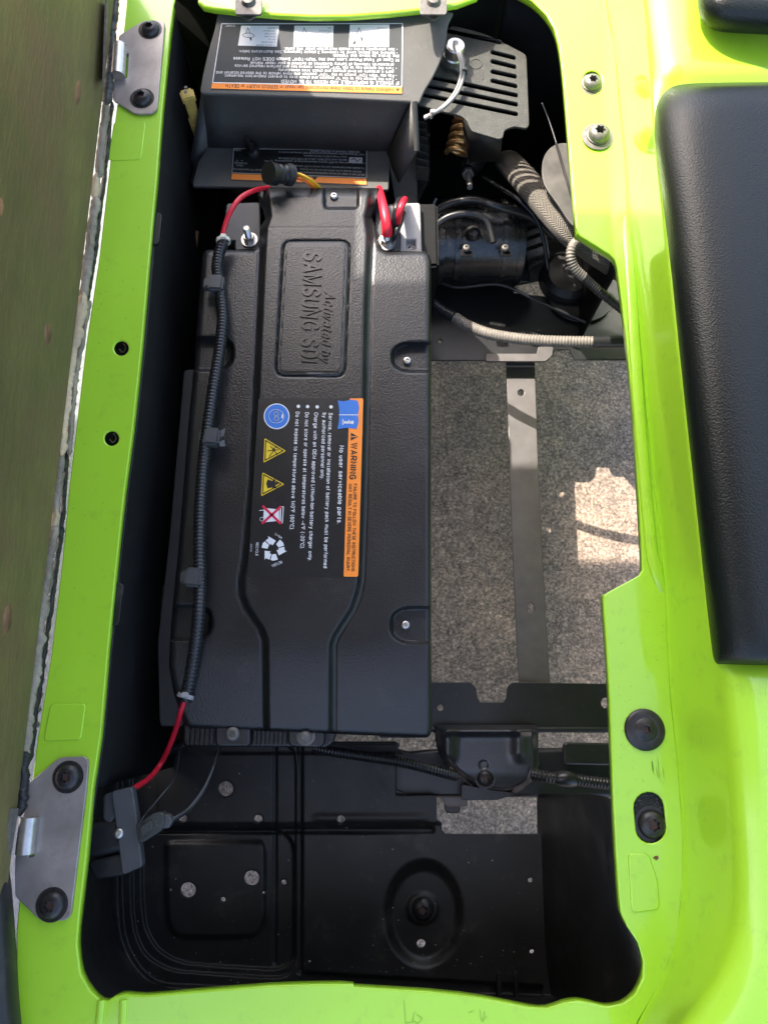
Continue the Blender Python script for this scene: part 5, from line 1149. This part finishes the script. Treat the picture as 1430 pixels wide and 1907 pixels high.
strip("torn_vinyl_edge", 1290, 1410, lambda y: 25, 2, 'foam', seed=10); strip("bare_wood_strip", 1320, 1520, lambda y: 14, -10, 'tanwood', seed=11, z=.018); strip("torn_vinyl_edge", 1400, 1520, lambda y: 26, 6, 'black', seed=12, z=.014)
strip("vinyl_flap", 190, 1000, lambda y: 5, 12, 'black', seed=21, z=.002); strip("vinyl_flap", 980, 1420, lambda y: 6, 15, 'black', seed=22, z=.002)
rw = []
for y, a, b_ in ((1540, -12, 8), (1600, -12, 12), (1660, -10, 20), (1740, -6, 26), (1820, -2, 30), (1960, 6, 42)):
    rw.append([W(a-40, y, .05), W(a, y, .035), W((a+b_)/2, y, .03), W(b_, y, .014), W(b_+1, y, -.01)])
o = link("vinyl_skirt", loft_mesh(rw), M['black'], seat, angle=180); subsurf(o, 2); solidify(o, .003, 0)
b = Buf()
# ------------------------------------------------------------------ floor mat in front of the seat box
fm = thing("floor_mat", "dimpled grey rubber floor mat seen past the left rail", "floor mat", (-.8, .4, -.3))
MZ = -.30
link("mat_sheet", box_mesh((-.80, .4, MZ-.005), (.76, 1.7, .01), .002), M['mat'], fm)
for r_ in range(3):
    V = []; F = []
for k in range(60):
    for j in range(4):
        pass
dome = [(.0004, .0034), (.003, .003), (.0048, .0016), (.0056, -.0005)]
for j in range(3):
    for k in range(46):
        t = lathe_mesh(dome, 10, (-.520-.022*j, -.02+.0215*k, MZ)); 
        o = Buf() if (j == 0 and k == 0) else o
        n = len(o.v); o.v += [tuple(v.co) for v in t.vertices]; o.f += [tuple(i+n for i in p.vertices) for p in t.polygons]; bpy.data.meshes.remove(t)
dm = o.link("mat_dimples", M['mat'], fm); dm['kind'] = 'stuff'

# ------------------------------------------------------------------ black panels on the right
pn = thing("pebbled_side_panel", "large pebbled black vinyl panel set into the green body at right", "side panel", W(1330, 700, .08))
le = [(1256, 157), (1243, 162), (1230, 174), (1220, 194), (1216, 225), (1220, 280), (1228, 340), (1240, 430), (1254, 560), (1270, 720), (1288, 880), (1305, 1040), (1318, 1160), (1324, 1210), (1327, 1228), (1332, 1236)]
rw = []
NL = len(le)
for i, (x, y) in enumerate(le):
    dr = 0 if 2 < i < NL-3 else (.012, .006, .002)[min(i, NL-1-i)]
    cols = [(x, .086), (x+2, .096), (x+10, .108-dr*.6), (x+28, .122-dr), (x+60, .134-dr), (x+105, .140-dr), (x+190, .142-dr), (x+480, .138-dr)]
    rw.append([W(a, y, z) for a, z in cols])
for yy, k in ((151, 0), (1240, -1)):
    x = le[k][0]+ (8 if k == 0 else 4); r_ = [W(a, yy, .084) for a in (x, x+2, x+10, x+28, x+60, x+105, x+190, x+480)]
    rw = [r_]+rw if k == 0 else rw+[r_]
o = link("panel_skin", loft_mesh(rw), M['panelblack'], pn, angle=180); subsurf(o, 3)
bm = bmesh.new(); bm.from_mesh(o.data); bmesh.ops.recalc_face_normals(bm, faces=bm.faces)
if sum(f.normal.z for f in bm.faces) < 0: bmesh.ops.reverse_faces(bm, faces=bm.faces)
bm.to_mesh(o.data); bm.free(); o.data.polygons.foreach_set('use_smooth', [True]*len(o.data.polygons))
ar = thing("black_armrest_end", "smooth black armrest end at the top right corner of the body", "armrest", W(1380, 20, .12))
plate("armrest_shell", rounded([(1340, -120), (1340, -28), (1350, -8), (1372, -2), (1560, 8), (1560, -120)], [4, 30, 24, 20, 4, 4], 8), [], .160, .04, M['panelblack'], ar, bev=.016)
